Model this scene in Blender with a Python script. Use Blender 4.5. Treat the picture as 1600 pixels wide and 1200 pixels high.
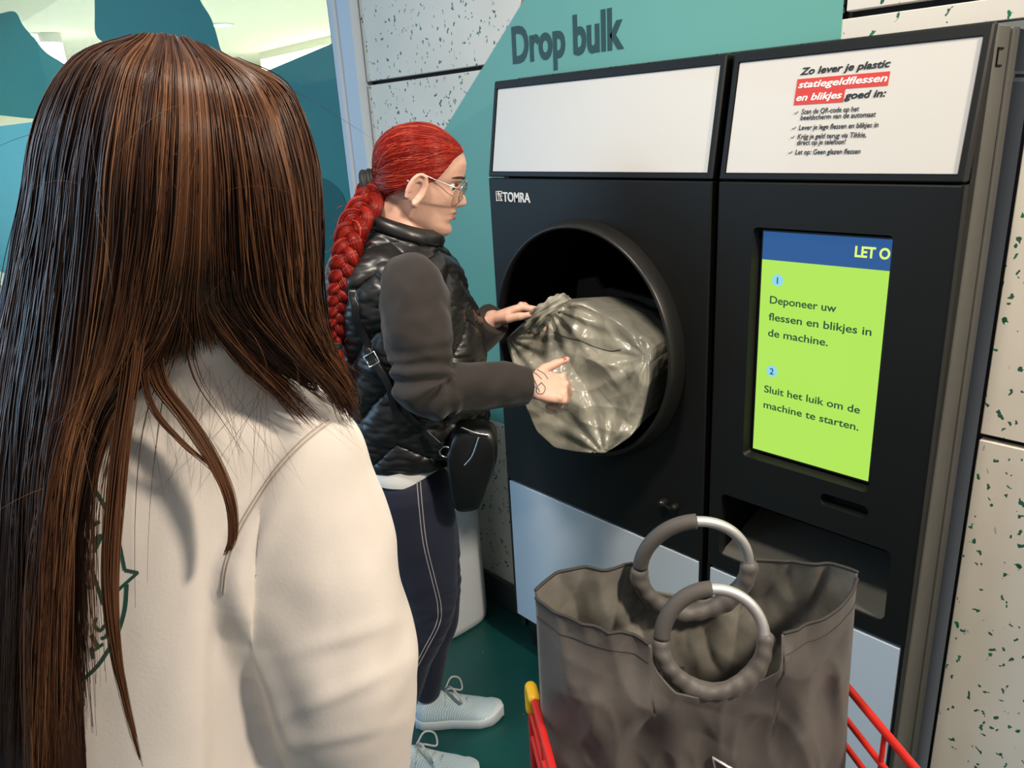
import bpy, bmesh, math, random
import numpy as np
from mathutils import Vector, Matrix, noise
from mathutils.bvhtree import BVHTree

random.seed(7)
rng = np.random.default_rng(7)
SC = bpy.context.scene
COL = SC.collection
for o in list(bpy.data.objects):
    bpy.data.objects.remove(o)

# ------------------------------------------------------------------ camera
FPX, PCX, PCY, CAM_H = 1200.0, 800.0, 600.0, 1.62
RW = np.array([[0.673, 0.201, -0.711], [0.737, -0.254, 0.626], [-0.055, -0.946, -0.319]])
_u, _s, _v = np.linalg.svd(RW)
RW = _u @ _v                                   # world = RW @ (right, down, forward)
CP = np.array([0.0, 0.0, CAM_H])
cd = bpy.data.cameras.new('camera')
cd.sensor_fit = 'HORIZONTAL'
cd.sensor_width = 36.0
cd.lens = FPX * 36.0 / 1600.0
cd.clip_start = 0.02
cam = bpy.data.objects.new('camera', cd)
COL.objects.link(cam)
cm = Matrix.Identity(4)
for i in range(3):
    cm[i][0], cm[i][1], cm[i][2], cm[i][3] = RW[i, 0], -RW[i, 1], -RW[i, 2], CP[i]
cam.matrix_world = cm
SC.camera = cam

# ------------------------------------------------------------------ light
SC.view_settings.view_transform = 'Standard'
SC.view_settings.look = 'None'
SC.view_settings.gamma = 1.0
SC.view_settings.use_curve_mapping = False
SC.view_settings.exposure = 0.0

wd = bpy.data.worlds.new('hall_light')
SC.world = wd
wd.use_nodes = True
wd.node_tree.nodes['Background'].inputs[0].default_value = (0.68, 0.73, 0.78, 1)
wd.node_tree.nodes['Background'].inputs[1].default_value = 0.46


def area(name, loc, target, size, power, color, size_y=None, spread=180):
    l = bpy.data.lights.new(name, 'AREA')
    l.energy = power
    l.color = color
    l.size = size
    if size_y:
        l.shape = 'RECTANGLE'
        l.size_y = size_y
    else:
        l.shape = 'DISK'
    l.spread = math.radians(spread)
    o = bpy.data.objects.new(name, l)
    o.location = loc
    o.rotation_euler = (Vector(target) - Vector(loc)).to_track_quat('-Z', 'Y').to_euler()
    COL.objects.link(o)
    return o


area('ceiling_spot_key', (1.15, 0.98, 2.7), (-0.7, 0.8, 1.0), 0.26, 66, (1.0, 0.86, 0.70))
area('ceiling_spot_far', (-0.75, 0.25, 3.0), (-1.05, 1.25, 0.9), 0.30, 11, (1.0, 0.88, 0.74), spread=95)
area('shopfront_daylight', (-4.6, -2.2, 2.0), (-2.0, 1.3, 1.0), 3.2, 95, (0.40, 0.70, 1.0), 2.6)
area('store_ceiling_glow', (-9.0, 4.5, 2.8), (-9.0, 4.5, 0.0), 7.0, 1500, (1.0, 0.97, 0.85), 5.0)

# ------------------------------------------------------------------ helpers


def V(*a):
    return np.array(a, float)


def ray(px, py):
    return RW @ np.array([px - PCX, py - PCY, FPX])


def on_y(px, py, y):
    d = ray(px, py)
    return CP + d * (y / d[1])


def on_x(px, py, x):
    d = ray(px, py)
    return CP + d * (x / d[0])


def on_z(px, py, z):
    d = ray(px, py)
    return CP + d * ((z - CAM_H) / d[2])


def at_depth(px, py, dep):
    return CP + ray(px, py) / FPX * dep


def lin(h):
    h = h.lstrip('#')
    c = [int(h[i:i + 2], 16) / 255 for i in (0, 2, 4)]
    return tuple(x / 12.92 if x <= 0.04045 else ((x + 0.055) / 1.055) ** 2.4 for x in c) + (1.0,)


class NT:
    def __init__(self, name):
        self.m = bpy.data.materials.new(name)
        self.m.use_nodes = True
        self.t = self.m.node_tree
        self.b = self.t.nodes['Principled BSDF']
        self.out = self.t.nodes['Material Output']

    def n(self, kind, **kw):
        x = self.t.nodes.new(kind)
        for k, v in kw.items():
            setattr(x, k, v)
        return x

    def l(self, a, b):
        self.t.links.new(a, b)

    def val(self, x, k, v):
        x.inputs[k].default_value = v

    def coords(self, scale=(1, 1, 1), rot=(0, 0, 0)):
        tc = self.n('ShaderNodeTexCoord')
        mp = self.n('ShaderNodeMapping')
        mp.inputs['Scale'].default_value = scale
        mp.inputs['Rotation'].default_value = rot
        self.l(tc.outputs['Object'], mp.inputs['Vector'])
        return mp.outputs[0]

    def noise(self, vec, scale, detail=3, rough=0.5):
        x = self.n('ShaderNodeTexNoise')
        self.val(x, 'Scale', scale)
        self.val(x, 'Detail', detail)
        self.val(x, 'Roughness', rough)
        self.l(vec, x.inputs['Vector'])
        return x

    def ramp(self, fac, stops):
        r = self.n('ShaderNodeValToRGB')
        e = r.color_ramp.elements
        while len(e) < len(stops):
            e.new(0.5)
        for i, (p, c) in enumerate(stops):
            e[i].position = p
            e[i].color = c if len(c) == 4 else (*c, 1)
        self.l(fac, r.inputs[0])
        return r.outputs[0]

    def mix(self, fac, a, b):
        x = self.n('ShaderNodeMix', data_type='RGBA')
        for sock, v in ((x.inputs[0], fac), (x.inputs[6], a), (x.inputs[7], b)):
            if isinstance(v, (int, float)):
                sock.default_value = v
            elif isinstance(v, tuple):
                sock.default_value = v
            else:
                self.l(v, sock)
        return x.outputs[2]

    def math(self, op, a, b=0.0):
        x = self.n('ShaderNodeMath', operation=op)
        for i, v in enumerate((a, b)):
            if isinstance(v, (int, float)):
                x.inputs[i].default_value = v
            else:
                self.l(v, x.inputs[i])
        return x.outputs[0]

    def bump(self, h, strength=0.3, dist=0.002):
        x = self.n('ShaderNodeBump')
        self.val(x, 'Strength', strength)
        self.val(x, 'Distance', dist)
        self.l(h, x.inputs['Height'])
        self.l(x.outputs[0], self.b.inputs['Normal'])


def mat(name, col, rough=0.5, metal=0.0, spec=0.5, bump=None, vary=None, coat=0.0, sheen=0.0, sss=0.0, emit=0.0):
    """plain procedural material: colour with a faint noise variation and an optional noise bump"""
    k = NT(name)
    c = lin(col)
    k.b.inputs['Base Color'].default_value = c
    k.b.inputs['Roughness'].default_value = rough
    k.b.inputs['Metallic'].default_value = metal
    k.b.inputs['Specular IOR Level'].default_value = spec
    k.b.inputs['Coat Weight'].default_value = coat
    k.b.inputs['Sheen Weight'].default_value = sheen
    if sss:
        k.b.inputs['Subsurface Weight'].default_value = sss
        k.b.inputs['Subsurface Radius'].default_value = (0.012, 0.005, 0.003)
        k.b.inputs['Subsurface Scale'].default_value = 0.6
    if emit:
        k.b.inputs['Emission Color'].default_value = c
        k.b.inputs['Emission Strength'].default_value = emit
    if vary:
        sc, amt = vary
        nz = k.noise(k.coords(), sc, 4)
        d = tuple(x * (1 - amt) for x in c[:3]) + (1,)
        u = tuple(min(1, x * (1 + amt)) for x in c[:3]) + (1,)
        k.l(k.ramp(nz.outputs['Fac'], [(0.3, d), (0.7, u)]), k.b.inputs['Base Color'])
    if bump:
        sc, st, ds = bump
        nz2 = k.noise(k.coords(), sc, 4)
        k.bump(nz2.outputs['Fac'], st, ds)
    return k.m


def link(name, me, material=None, parent=None, smooth=True):
    o = bpy.data.objects.new(name, me)
    COL.objects.link(o)
    if material is not None:
        for m_ in (material if isinstance(material, (list, tuple)) else [material]):
            me.materials.append(m_)
    if smooth:
        me.polygons.foreach_set('use_smooth', [True] * len(me.polygons))
    if parent is not None:
        o.parent = parent
        o.matrix_parent_inverse = base_matrix(parent).inverted()
    return o


def base_matrix(o):
    m = Matrix.Translation(o.location)
    if o.parent is not None:
        m = base_matrix(o.parent) @ o.matrix_parent_inverse @ m
    return m


def mesh(vf, name='m'):
    me = bpy.data.meshes.new(name)
    v, f = vf
    me.from_pydata([tuple(map(float, p)) for p in v], [], [tuple(map(int, q)) for q in f])
    me.update()
    return me


def obj(name, vf, material, parent=None, smooth=True):
    return link(name, vf if isinstance(vf, bpy.types.Mesh) else mesh(vf, name), material, parent, smooth)


def thing(name, label, cat, loc=(0, 0, 0), group=None):
    o = bpy.data.objects.new(name, None)
    o.location = loc
    o.empty_display_size = 0.05
    COL.objects.link(o)
    tag(o, label, cat, group)
    return o


def tag(o, label, cat, group=None):
    o['label'] = label
    o['category'] = cat
    if group:
        o['group'] = group


def struct(o):
    o['kind'] = 'structure'
    return o


def join(parts):
    V_, F_ = [], []
    n = 0
    for v, f in parts:
        V_.extend(list(v))
        F_.extend([tuple(i + n for i in q) for q in f])
        n += len(v)
    return V_, F_


def loft(rings, cap=True, closed=True):
    """rings: list of (n,3) arrays"""
    n = len(rings[0])
    v = [p for r in rings for p in r]
    f = []
    for i in range(len(rings) - 1):
        for j in range(n if closed else n - 1):
            a, b = i * n + j, i * n + (j + 1) % n
            f.append((a, b, b + n, a + n))
    if cap:
        f.append(tuple(range(n - 1, -1, -1)))
        f.append(tuple(range((len(rings) - 1) * n, len(rings) * n)))
    return v, f


def unit(a):
    a = np.asarray(a, float)
    return a / (np.linalg.norm(a) + 1e-12)


def spline(pts, m):
    """Catmull-Rom through pts (k,d) resampled to m points"""
    P = np.asarray(pts, float)
    k = len(P)
    ts = np.linspace(0, k - 1, m)
    Q = np.vstack([2 * P[0] - P[1], P, 2 * P[-1] - P[-2]])
    i = np.minimum(ts.astype(int), k - 2)
    t = (ts - i)[:, None]
    p0, p1, p2, p3 = Q[i], Q[i + 1], Q[i + 2], Q[i + 3]
    return 0.5 * (2 * p1 + (p2 - p0) * t + (2 * p0 - 5 * p1 + 4 * p2 - p3) * t ** 2 + (3 * p1 - p0 - 3 * p2 + p3) * t ** 3)


def tube(pts, rad, n=12, m=None, closed=False, round_ends=True, fn=None):
    """tapered tube; rad scalar or list; fn(i_frac, angle)->radius factor"""
    P = np.asarray(pts, float)
    r = np.full(len(P), rad, float) if np.isscalar(rad) else np.asarray(rad, float)
    if m and not closed:
        S = spline(np.hstack([P, r[:, None]]), m)
        P, r = S[:, :3], S[:, 3]
    if not closed and round_ends:
        t0, t1 = unit(P[0] - P[1]), unit(P[-1] - P[-2])
        pre = [(P[0] + t0 * r[0] * math.sin(a), r[0] * math.cos(a)) for a in (1.45, 1.1, 0.7, 0.35)]
        post = [(P[-1] + t1 * r[-1] * math.sin(a), r[-1] * math.cos(a)) for a in (0.35, 0.7, 1.1, 1.45)]
        P = np.vstack([[x[0] for x in pre], P, [x[0] for x in post]])
        r = np.concatenate([[x[1] for x in pre], r, [x[1] for x in post]])
    k = len(P)
    T = np.zeros_like(P)
    if closed:
        T = np.roll(P, -1, 0) - np.roll(P, 1, 0)
    else:
        T[1:-1] = P[2:] - P[:-2]
        T[0], T[-1] = P[1] - P[0], P[-1] - P[-2]
    T /= np.linalg.norm(T, axis=1)[:, None] + 1e-12
    up = V(0, 0, 1) if abs(T[0][2]) < 0.9 else V(1, 0, 0)
    N = unit(np.cross(T[0], up))
    rings = []
    th = np.linspace(0, 2 * np.pi, n, endpoint=False)
    for i in range(k):
        N = unit(N - T[i] * (N @ T[i]))
        B = np.cross(T[i], N)
        rr = r[i] * (np.array([fn(i / (k - 1), a) for a in th]) if fn else 1.0)
        rings.append(P[i] + (np.cos(th) * rr)[:, None] * N + (np.sin(th) * rr)[:, None] * B)
    v, f = loft(rings, cap=not closed)
    if closed:
        for j in range(n):
            a, b = (k - 1) * n + j, (k - 1) * n + (j + 1) % n
            f.append((a, b, (j + 1) % n, j))
    return v, f


def box(lo, hi, bevel=0.0, seg=2):
    bm = bmesh.new()
    bmesh.ops.create_cube(bm, size=1.0)
    lo, hi = np.array(lo, float), np.array(hi, float)
    for v in bm.verts:
        v.co = Vector(lo + (np.array(v.co) + 0.5) * (hi - lo))
    if bevel:
        bmesh.ops.bevel(bm, geom=bm.edges[:], offset=bevel, segments=seg, affect='EDGES', profile=0.5)
    return bm_vf(bm)


def bm_vf(bm):
    bm.verts.index_update()
    v = [np.array(x.co) for x in bm.verts]
    f = [tuple(x.index for x in q.verts) for q in bm.faces]
    bm.free()
    return v, f


def xform(vf, fn):
    v, f = vf
    return [fn(np.asarray(p)) for p in v], f


def rrect(x0, x1, z0, z1, r, n=6):
    """rounded rectangle outline (x,z), counter-clockwise"""
    out = []
    for cx, cz, a0 in ((x1 - r, z0 + r, -90), (x1 - r, z1 - r, 0), (x0 + r, z1 - r, 90), (x0 + r, z0 + r, 180)):
        for i in range(n + 1):
            a = math.radians(a0 + 90 * i / n)
            out.append((cx + r * math.cos(a), cz + r * math.sin(a)))
    return out


def prism(poly, y0, y1):
    """(x,z) polygon extruded between two y values"""
    n = len(poly)
    v = [V(x, y0, z) for x, z in poly] + [V(x, y1, z) for x, z in poly]
    f = [tuple(range(n)), tuple(range(2 * n - 1, n - 1, -1))]
    f += [(i, i + n, (i + 1) % n + n, (i + 1) % n) for i in range(n)]
    return v, f


def fix_normals(me):
    bm = bmesh.new()
    bm.from_mesh(me)
    bmesh.ops.recalc_face_normals(bm, faces=bm.faces[:])
    bm.to_mesh(me)
    bm.free()


def evaluated(o):
    bpy.context.view_layer.update()
    dg = bpy.context.evaluated_depsgraph_get()
    me = bpy.data.meshes.new_from_object(o.evaluated_get(dg))
    return me


def fuse(parts, voxel, smooth=4, factor=0.5):
    """one continuous surface from overlapping closed shapes"""
    me = mesh(join(parts))
    fix_normals(me)
    o = bpy.data.objects.new('tmp', me)
    COL.objects.link(o)
    md = o.modifiers.new('r', 'REMESH')
    md.mode = 'VOXEL'
    md.voxel_size = voxel
    if smooth:
        s = o.modifiers.new('s', 'SMOOTH')
        s.factor = factor
        s.iterations = smooth
    out = evaluated(o)
    bpy.data.objects.remove(o)
    out.materials.clear()
    return out


def cut(vf, cutters):
    """boolean difference"""
    me = mesh(vf)
    fix_normals(me)
    o = bpy.data.objects.new('tmp', me)
    COL.objects.link(o)
    cs = []
    for c in cutters:
        cmh = mesh(c)
        fix_normals(cmh)
        co = bpy.data.objects.new('tmpc', cmh)
        COL.objects.link(co)
        md = o.modifiers.new('b', 'BOOLEAN')
        md.operation = 'DIFFERENCE'
        md.solver = 'EXACT'
        md.object = co
        cs.append(co)
    out = evaluated(o)
    for c in cs + [o]:
        bpy.data.objects.remove(c)
    out.materials.clear()
    return out


def bvh_of(me):
    return BVHTree.FromPolygons([v.co.copy() for v in me.vertices], [tuple(p.vertices) for p in me.polygons])


def hit(bvh, px, py, lift=0.0):
    d = unit(ray(px, py))
    loc, nor, idx, dist = bvh.ray_cast(Vector(CP), Vector(d))
    if loc is None:
        return None
    p = np.array(loc)
    nn = np.array(nor)
    if nn @ d > 0:
        nn = -nn
    return p + nn * lift


def drape_line(bvh, pix, lift, m=40):
    """pixel polyline pressed onto a surface"""
    pts = []
    for q in spline(pix, m):
        h = hit(bvh, q[0], q[1], lift)
        if h is not None:
            pts.append(h)
    return np.array(pts)


def text_mesh(body, size, weight=0.0, shear=0.0, extrude=0.0006, align='LEFT', space=1.0, squash=1.0):
    cu = bpy.data.curves.new('t', 'FONT')
    cu.body = body
    cu.size = size
    cu.offset = weight
    cu.shear = shear
    cu.extrude = extrude
    cu.align_x = align
    cu.space_character = space
    cu.resolution_u = 4
    o = bpy.data.objects.new('t', cu)
    COL.objects.link(o)
    me = evaluated(o)
    bpy.data.objects.remove(o)
    v = [np.array(x.co) * V(squash, 1, 1) for x in me.vertices]
    f = [tuple(p.vertices) for p in me.polygons]
    bpy.data.meshes.remove(me)
    return v, f


def place_text(vf, origin, ux, uz):
    """text laid along ux with letters rising along uz"""
    ux, uz, o = unit(ux), unit(uz), np.asarray(origin)
    un = np.cross(ux, uz)
    return xform(vf, lambda p: o + ux * p[0] + uz * p[1] + un * p[2])


def nz(p, s, seed=0.0):
    return noise.noise(Vector((p[0] * s + seed, p[1] * s + seed * 1.7, p[2] * s - seed)))


# ------------------------------------------------------------------ hair strands


def strand_mesh(P, rad, tint, sides=3, ref=None):
    """P (S,K,3) strand points, rad (S,), tint (S,) -> mesh with a 'tint' attribute"""
    S, K, _ = P.shape
    T = np.empty_like(P)
    T[:, 1:-1] = P[:, 2:] - P[:, :-2]
    T[:, 0] = P[:, 1] - P[:, 0]
    T[:, -1] = P[:, -1] - P[:, -2]
    T /= np.linalg.norm(T, axis=2, keepdims=True) + 1e-9
    ref = V(0.71, -0.62, 0.33) if ref is None else ref
    A = np.cross(T, ref)
    A /= np.linalg.norm(A, axis=2, keepdims=True) + 1e-9
    B = np.cross(T, A)
    tp = np.interp(np.linspace(0, 1, K), [0, 0.06, 0.7, 1], [0.6, 1, 1, 0.25])
    R_ = rad[:, None] * tp[None]
    th = np.linspace(0, 2 * np.pi, sides, endpoint=False)
    verts = (P[:, :, None] + (np.cos(th)[None, None] * R_[:, :, None])[..., None] * A[:, :, None]
             + (np.sin(th)[None, None] * R_[:, :, None])[..., None] * B[:, :, None])
    verts = verts.reshape(-1, 3)
    base = (np.arange(S)[:, None, None] * K + np.arange(K - 1)[None, :, None]) * sides
    j = np.arange(sides)[None, None]
    a = base + j
    b = base + (j + 1) % sides
    quads = np.stack([a, b, b + sides, a + sides], -1).reshape(-1, 4)
    me = bpy.data.meshes.new('hair')
    me.vertices.add(len(verts))
    me.vertices.foreach_set('co', verts.astype(np.float32).ravel())
    nq = len(quads)
    me.loops.add(nq * 4)
    me.loops.foreach_set('vertex_index', quads.astype(np.int32).ravel())
    me.polygons.add(nq)
    me.polygons.foreach_set('loop_start', np.arange(0, nq * 4, 4, dtype=np.int32))
    me.update(calc_edges=True)
    at = me.attributes.new('tint', 'FLOAT', 'POINT')
    at.data.foreach_set('value', np.repeat(tint, K * sides).astype(np.float32))
    return me


def merge_into(me, vf, tint=0.1):
    """add a plain mesh to a strand mesh (the dense mass under the strands)"""
    nv, npoly, nl = len(me.vertices), len(me.polygons), len(me.loops)
    co = np.zeros(nv * 3, np.float32)
    me.vertices.foreach_get('co', co)
    li = np.zeros(nl, np.int32)
    me.loops.foreach_get('vertex_index', li)
    ls = np.zeros(npoly, np.int32)
    me.polygons.foreach_get('loop_start', ls)
    tv_ = np.zeros(nv, np.float32)
    me.attributes['tint'].data.foreach_get('value', tv_)
    v, f = vf
    co = np.concatenate([co, np.asarray(v, np.float32).ravel()])
    tv_ = np.concatenate([tv_, np.full(len(v), tint, np.float32)])
    nls, nli, pos = [], [], nl
    for q in f:
        nls.append(pos)
        nli.extend(k + nv for k in q)
        pos += len(q)
    li = np.concatenate([li, np.array(nli, np.int32)])
    ls = np.concatenate([ls, np.array(nls, np.int32)])
    me.clear_geometry()
    me.vertices.add(len(co) // 3)
    me.vertices.foreach_set('co', co)
    me.loops.add(len(li))
    me.loops.foreach_set('vertex_index', li)
    me.polygons.add(len(ls))
    me.polygons.foreach_set('loop_start', ls)
    me.update(calc_edges=True)
    at = me.attributes.get('tint') or me.attributes.new('tint', 'FLOAT', 'POINT')
    at.data.foreach_set('value', tv_)


def hair_mat(name, stops, rough=0.34, spec=0.2):
    k = NT(name)
    a = k.n('ShaderNodeAttribute', attribute_name='tint')
    k.l(k.ramp(a.outputs['Fac'], stops), k.b.inputs['Base Color'])
    k.b.inputs['Roughness'].default_value = rough
    k.b.inputs['Specular IOR Level'].default_value = spec
    return k.m


exec_order = 'setting, machine, sack, woman at the machine, woman in front, trolley and bag'

# ------------------------------------------------------------------ materials


def speckle_mat():
    """off-white recycled board with scattered green flakes"""
    k = NT('speckled_board')
    co = k.coords()
    wn = k.noise(co, 38, 3)
    warp = k.n('ShaderNodeVectorMath', operation='SCALE')
    k.l(wn.outputs['Color'], warp.inputs[0])
    warp.inputs['Scale'].default_value = 0.045
    add = k.n('ShaderNodeVectorMath', operation='ADD')
    k.l(co, add.inputs[0])
    k.l(warp.outputs[0], add.inputs[1])

    def layer(scale, size, keep, sc3):
        mp = k.n('ShaderNodeMapping')
        mp.inputs['Scale'].default_value = sc3
        mp.inputs['Rotation'].default_value = (0, math.radians(25), 0)
        k.l(add.outputs[0], mp.inputs['Vector'])
        vo = k.n('ShaderNodeTexVoronoi', feature='F1')
        k.val(vo, 'Scale', scale)
        k.l(mp.outputs[0], vo.inputs['Vector'])
        sep = k.n('ShaderNodeSeparateColor')
        k.l(vo.outputs['Color'], sep.inputs[0])
        on = k.math('GREATER_THAN', sep.outputs[0], keep)
        rad = k.math('MULTIPLY', sep.outputs[1], size)
        ins = k.math('LESS_THAN', vo.outputs['Distance'], rad)
        return k.math('MULTIPLY', on, ins), sep.outputs[2]
    m1, r1 = layer(46, 0.38, 0.46, (1, 0.02, 0.75))
    m2, r2 = layer(95, 0.34, 0.64, (1, 0.02, 0.7))
    m3, r3 = layer(70, 0.28, 0.66, (1.2, 0.02, 0.6))
    big = k.noise(co, 3.0, 3)
    base = k.ramp(big.outputs['Fac'], [(0.3, lin('#cfc9bb')), (0.7, lin('#dcd6c9'))])
    green = k.ramp(r1, [(0.0, lin('#0c4a33')), (1.0, lin('#1f7a4e'))])
    c = k.mix(m3, base, lin('#aaa79c'))
    c = k.mix(m2, c, lin('#2b5b49'))
    c = k.mix(m1, c, green)
    k.l(c, k.b.inputs['Base Color'])
    k.b.inputs['Roughness'].default_value = 0.42
    return k.m


def floor_mat():
    k = NT('teal_floor')
    co = k.coords()
    vo = k.n('ShaderNodeTexVoronoi', feature='F1')
    k.val(vo, 'Scale', 30)
    k.l(co, vo.inputs['Vector'])
    sep = k.n('ShaderNodeSeparateColor')
    k.l(vo.outputs['Color'], sep.inputs[0])
    dot = k.math('MULTIPLY', k.math('LESS_THAN', vo.outputs['Distance'], 0.055), k.math('GREATER_THAN', sep.outputs[0], 0.72))
    nzx = k.noise(co, 5, 4)
    base = k.ramp(nzx.outputs['Fac'], [(0.3, lin('#093f3c')), (0.7, lin('#0c4b47'))])
    k.l(k.mix(dot, base, lin('#8fb0a8')), k.b.inputs['Base Color'])
    k.b.inputs['Roughness'].default_value = 0.38
    return k.m


def film_mat(name, col, alpha, rough=0.35):
    """tinted translucent window film"""
    k = NT(name)
    c = lin(col)
    k.b.inputs['Base Color'].default_value = c
    k.b.inputs['Roughness'].default_value = rough
    tr = k.n('ShaderNodeBsdfTransparent')
    tr.inputs[0].default_value = tuple(0.4 + 0.6 * x for x in c[:3]) + (1,)
    tl = k.n('ShaderNodeBsdfTranslucent')
    tl.inputs[0].default_value = c
    m0 = k.n('ShaderNodeMixShader')
    m0.inputs[0].default_value = 0.4
    k.l(k.b.outputs[0], m0.inputs[1])
    k.l(tl.outputs[0], m0.inputs[2])
    ms = k.n('ShaderNodeMixShader')
    ms.inputs[0].default_value = alpha
    k.l(tr.outputs[0], ms.inputs[1])
    k.l(m0.outputs[0], ms.inputs[2])
    k.l(ms.outputs[0], k.out.inputs[0])
    return k.m


def pane_mat(name, tint=(0.93, 0.97, 0.96), refl=0.08):
    k = NT(name)
    tr = k.n('ShaderNodeBsdfTransparent')
    tr.inputs[0].default_value = (*tint, 1)
    gl = k.n('ShaderNodeBsdfGlossy')
    gl.inputs['Roughness'].default_value = 0.02
    fr = k.n('ShaderNodeLayerWeight')
    fac = k.math('ADD', k.math('MULTIPLY', k.math('POWER', fr.outputs['Facing'], 4.0), 0.35), refl * 0.5)
    ms = k.n('ShaderNodeMixShader')
    k.l(fac, ms.inputs[0])
    k.l(tr.outputs[0], ms.inputs[1])
    k.l(gl.outputs[0], ms.inputs[2])
    k.l(ms.outputs[0], k.out.inputs[0])
    return k.m


M = {}
M['speckle'] = speckle_mat()
M['floor'] = floor_mat()
M['teal'] = mat('teal_wall_film', '#5f9f92', 0.42, vary=(2.0, 0.04))
M['teal_dark'] = mat('dark_green_lettering', '#123b36', 0.5)
M['gap'] = mat('dark_joint', '#15171a', 0.8)
M['frame_white'] = mat('white_window_frame', '#b9c6d2', 0.4)
M['gasket'] = mat('black_gasket', '#0c0e10', 0.5)
M['skirting'] = mat('dark_skirting', '#3a3f3e', 0.45)
M['film'] = film_mat('teal_film', '#3a959d', 0.86)
M['painted_reflection'] = film_mat('painted_blue_reflection', '#6fb3c6', 0.78)  # pale blue colour stands in for outdoors mirrored in the glass
M['film_mid'] = film_mat('light_teal_film', '#4fa0a4', 0.5)
M['pane'] = pane_mat('window_pane')
M['cream'] = mat('cream_store_wall', '#d9d8c4', 0.8)
M['ceil'] = mat('cream_ceiling', '#dedbc9', 0.9)
M['store_floor'] = mat('grey_store_floor', '#8f9896', 0.5)
M['lamp'] = mat('lamp_diffuser', '#fffbe9', 0.5, emit=6.0)
M['shelf'] = mat('white_shelving', '#dfe3df', 0.6)
M['black'] = mat('black_powder_coat', '#161716', 0.45, spec=0.25, bump=(900, 0.05, 0.0004))
M['edge'] = mat('dark_edge_trim', '#141515', 0.45, spec=0.25)
M['side'] = mat('grey_side_panel', '#55544f', 0.42, bump=(700, 0.04, 0.0004), vary=(9, 0.07))
M['void'] = mat('matt_black_chamber', '#060606', 0.8, spec=0.2)
M['baffle'] = mat('charcoal_baffle', '#6f7773', 0.6)
M['header'] = mat('ivory_header_panel', '#cdc9c1', 0.35, coat=0.15)
M['lower'] = mat('pale_grey_lower_panel', '#c3cfda', 0.22, coat=0.2)
M['ring'] = mat('satin_black_ring', '#3b3b3a', 0.36, metal=0.75)
M['ink'] = mat('black_print', '#15181c', 0.5)
M['ink_navy'] = mat('grey_print', '#30343a', 0.5)
M['red_print'] = mat('red_print', '#c8392f', 0.45)
M['white_print'] = mat('white_print', '#ece9e4', 0.45)
M['chrome'] = mat('chrome', '#b8bcbc', 0.18, metal=1.0)


def lit_mat(name, col, strength):
    k = NT(name)
    k.b.inputs['Base Color'].default_value = (.01, .01, .01, 1)
    k.b.inputs['Roughness'].default_value = .35
    k.b.inputs['Specular IOR Level'].default_value = .15
    k.b.inputs['Emission Color'].default_value = lin(col)
    k.b.inputs['Emission Strength'].default_value = strength
    return k.m


M['lime'] = lit_mat('lime_screen', '#b9f05e', 0.92)
M['scr_blue'] = lit_mat('blue_screen_band', '#2d5c98', 0.95)
M['scr_yellow'] = lit_mat('yellow_screen_text', '#e9ff7d', 0.95)
M['scr_badge'] = lit_mat('light_blue_screen_disc', '#94dcf2', 0.95)
M['scr_ink'] = lit_mat('dark_screen_text', '#2c5a3c', 0.8)
M['scr_navy'] = lit_mat('navy_screen_numeral', '#12405f', 0.9)

# ------------------------------------------------------------------ setting
YM, YW = 1.36, 1.50                      # machine face and wall face
XL, XR = -1.592, -0.443                  # machine sides
ZT = 1.728

o = obj('floor', box((-17, -4.0, -0.05), (3.0, 1.56, 0.0)), M['floor'], smooth=False)
struct(o)


def wall_panels():
    g = 0.006
    zj = [-0.0, 1.028, 1.776, 2.6, 3.2]
    parts = []
    for i in range(4):
        z0, z1 = zj[i] + g, zj[i + 1] - g
        rows = [(-2.345, -1.585), (-1.573, -1.62 + 0.012), (-0.408, 0.72), (0.732, 2.6)]
        rows = [(-2.345, -1.615), (-0.408, 0.72), (0.732, 2.6)] if z0 < 1.7 else [(-2.345, -1.586), (-1.574, -0.735), (-0.723, 0.72), (0.732, 2.6)]
        if i == 1:
            parts.append(box((-1.605, YW, 1.735), (-0.415, YW + 0.02, z1), 0.0015, 1))
        for x0, x1 in rows:
            parts.append(box((x0, YW, z0), (x1, YW + 0.02, z1), 0.0015, 1))
    return join(parts)


struct(obj('wall_back', wall_panels(), M['speckle'], smooth=False))
bk = join([box((-2.36, YW + 0.025, 0), (-1.62, YW + 0.1, 3.2)), box((-0.42, YW + 0.025, 0), (2.6, YW + 0.1, 3.2)),
           box((-1.62, YW + 0.025, 1.74), (-0.42, YW + 0.1, 3.2))])
struct(obj('trim_1', bk, M['gap'], smooth=False))
struct(obj('baseboard_back', box((-2.345, YW - 0.014, 0), (-1.60, YW, 0.108), 0.003, 1), M['skirting'], smooth=False))

# big teal film shape on the wall behind the machine, with its lettering
pl = [on_y(*q, YW) for q in ((905, -110), (820, 0), (700, 195), (640, 280), (640, 655), (768, 655))]
poly = [(p[0], p[2]) for p in pl]
poly = poly + [(-1.605, poly[-1][1]), (-1.605, 1.737), (-0.729, 1.737), (-0.729, poly[0][1])]
wg = obj('wall_graphic', prism(poly[::-1], YW - 0.0025, YW - 0.0003), M['teal'], smooth=False)
tag(wg, 'large teal angular wall graphic behind the machine carrying the words Drop bulk', 'wall graphic')
a, b = on_y(800, 98, YW - 0.003), on_y(973, 74, YW - 0.003)
w_txt = np.linalg.norm(b - a)
tv = text_mesh('Drop bulk', 0.105, weight=0.0036, space=1.0)
wid = max(p[0] for p in tv[0]) - min(p[0] for p in tv[0])
k_ = w_txt / wid
tv = xform(tv, lambda p: V((p[0]) * k_, p[1] * 1.15, p[2]))
o = obj('lettering', place_text(tv, a, (1, 0, 0), (0, 0, 1)), M['teal_dark'], wg, smooth=False)
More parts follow.
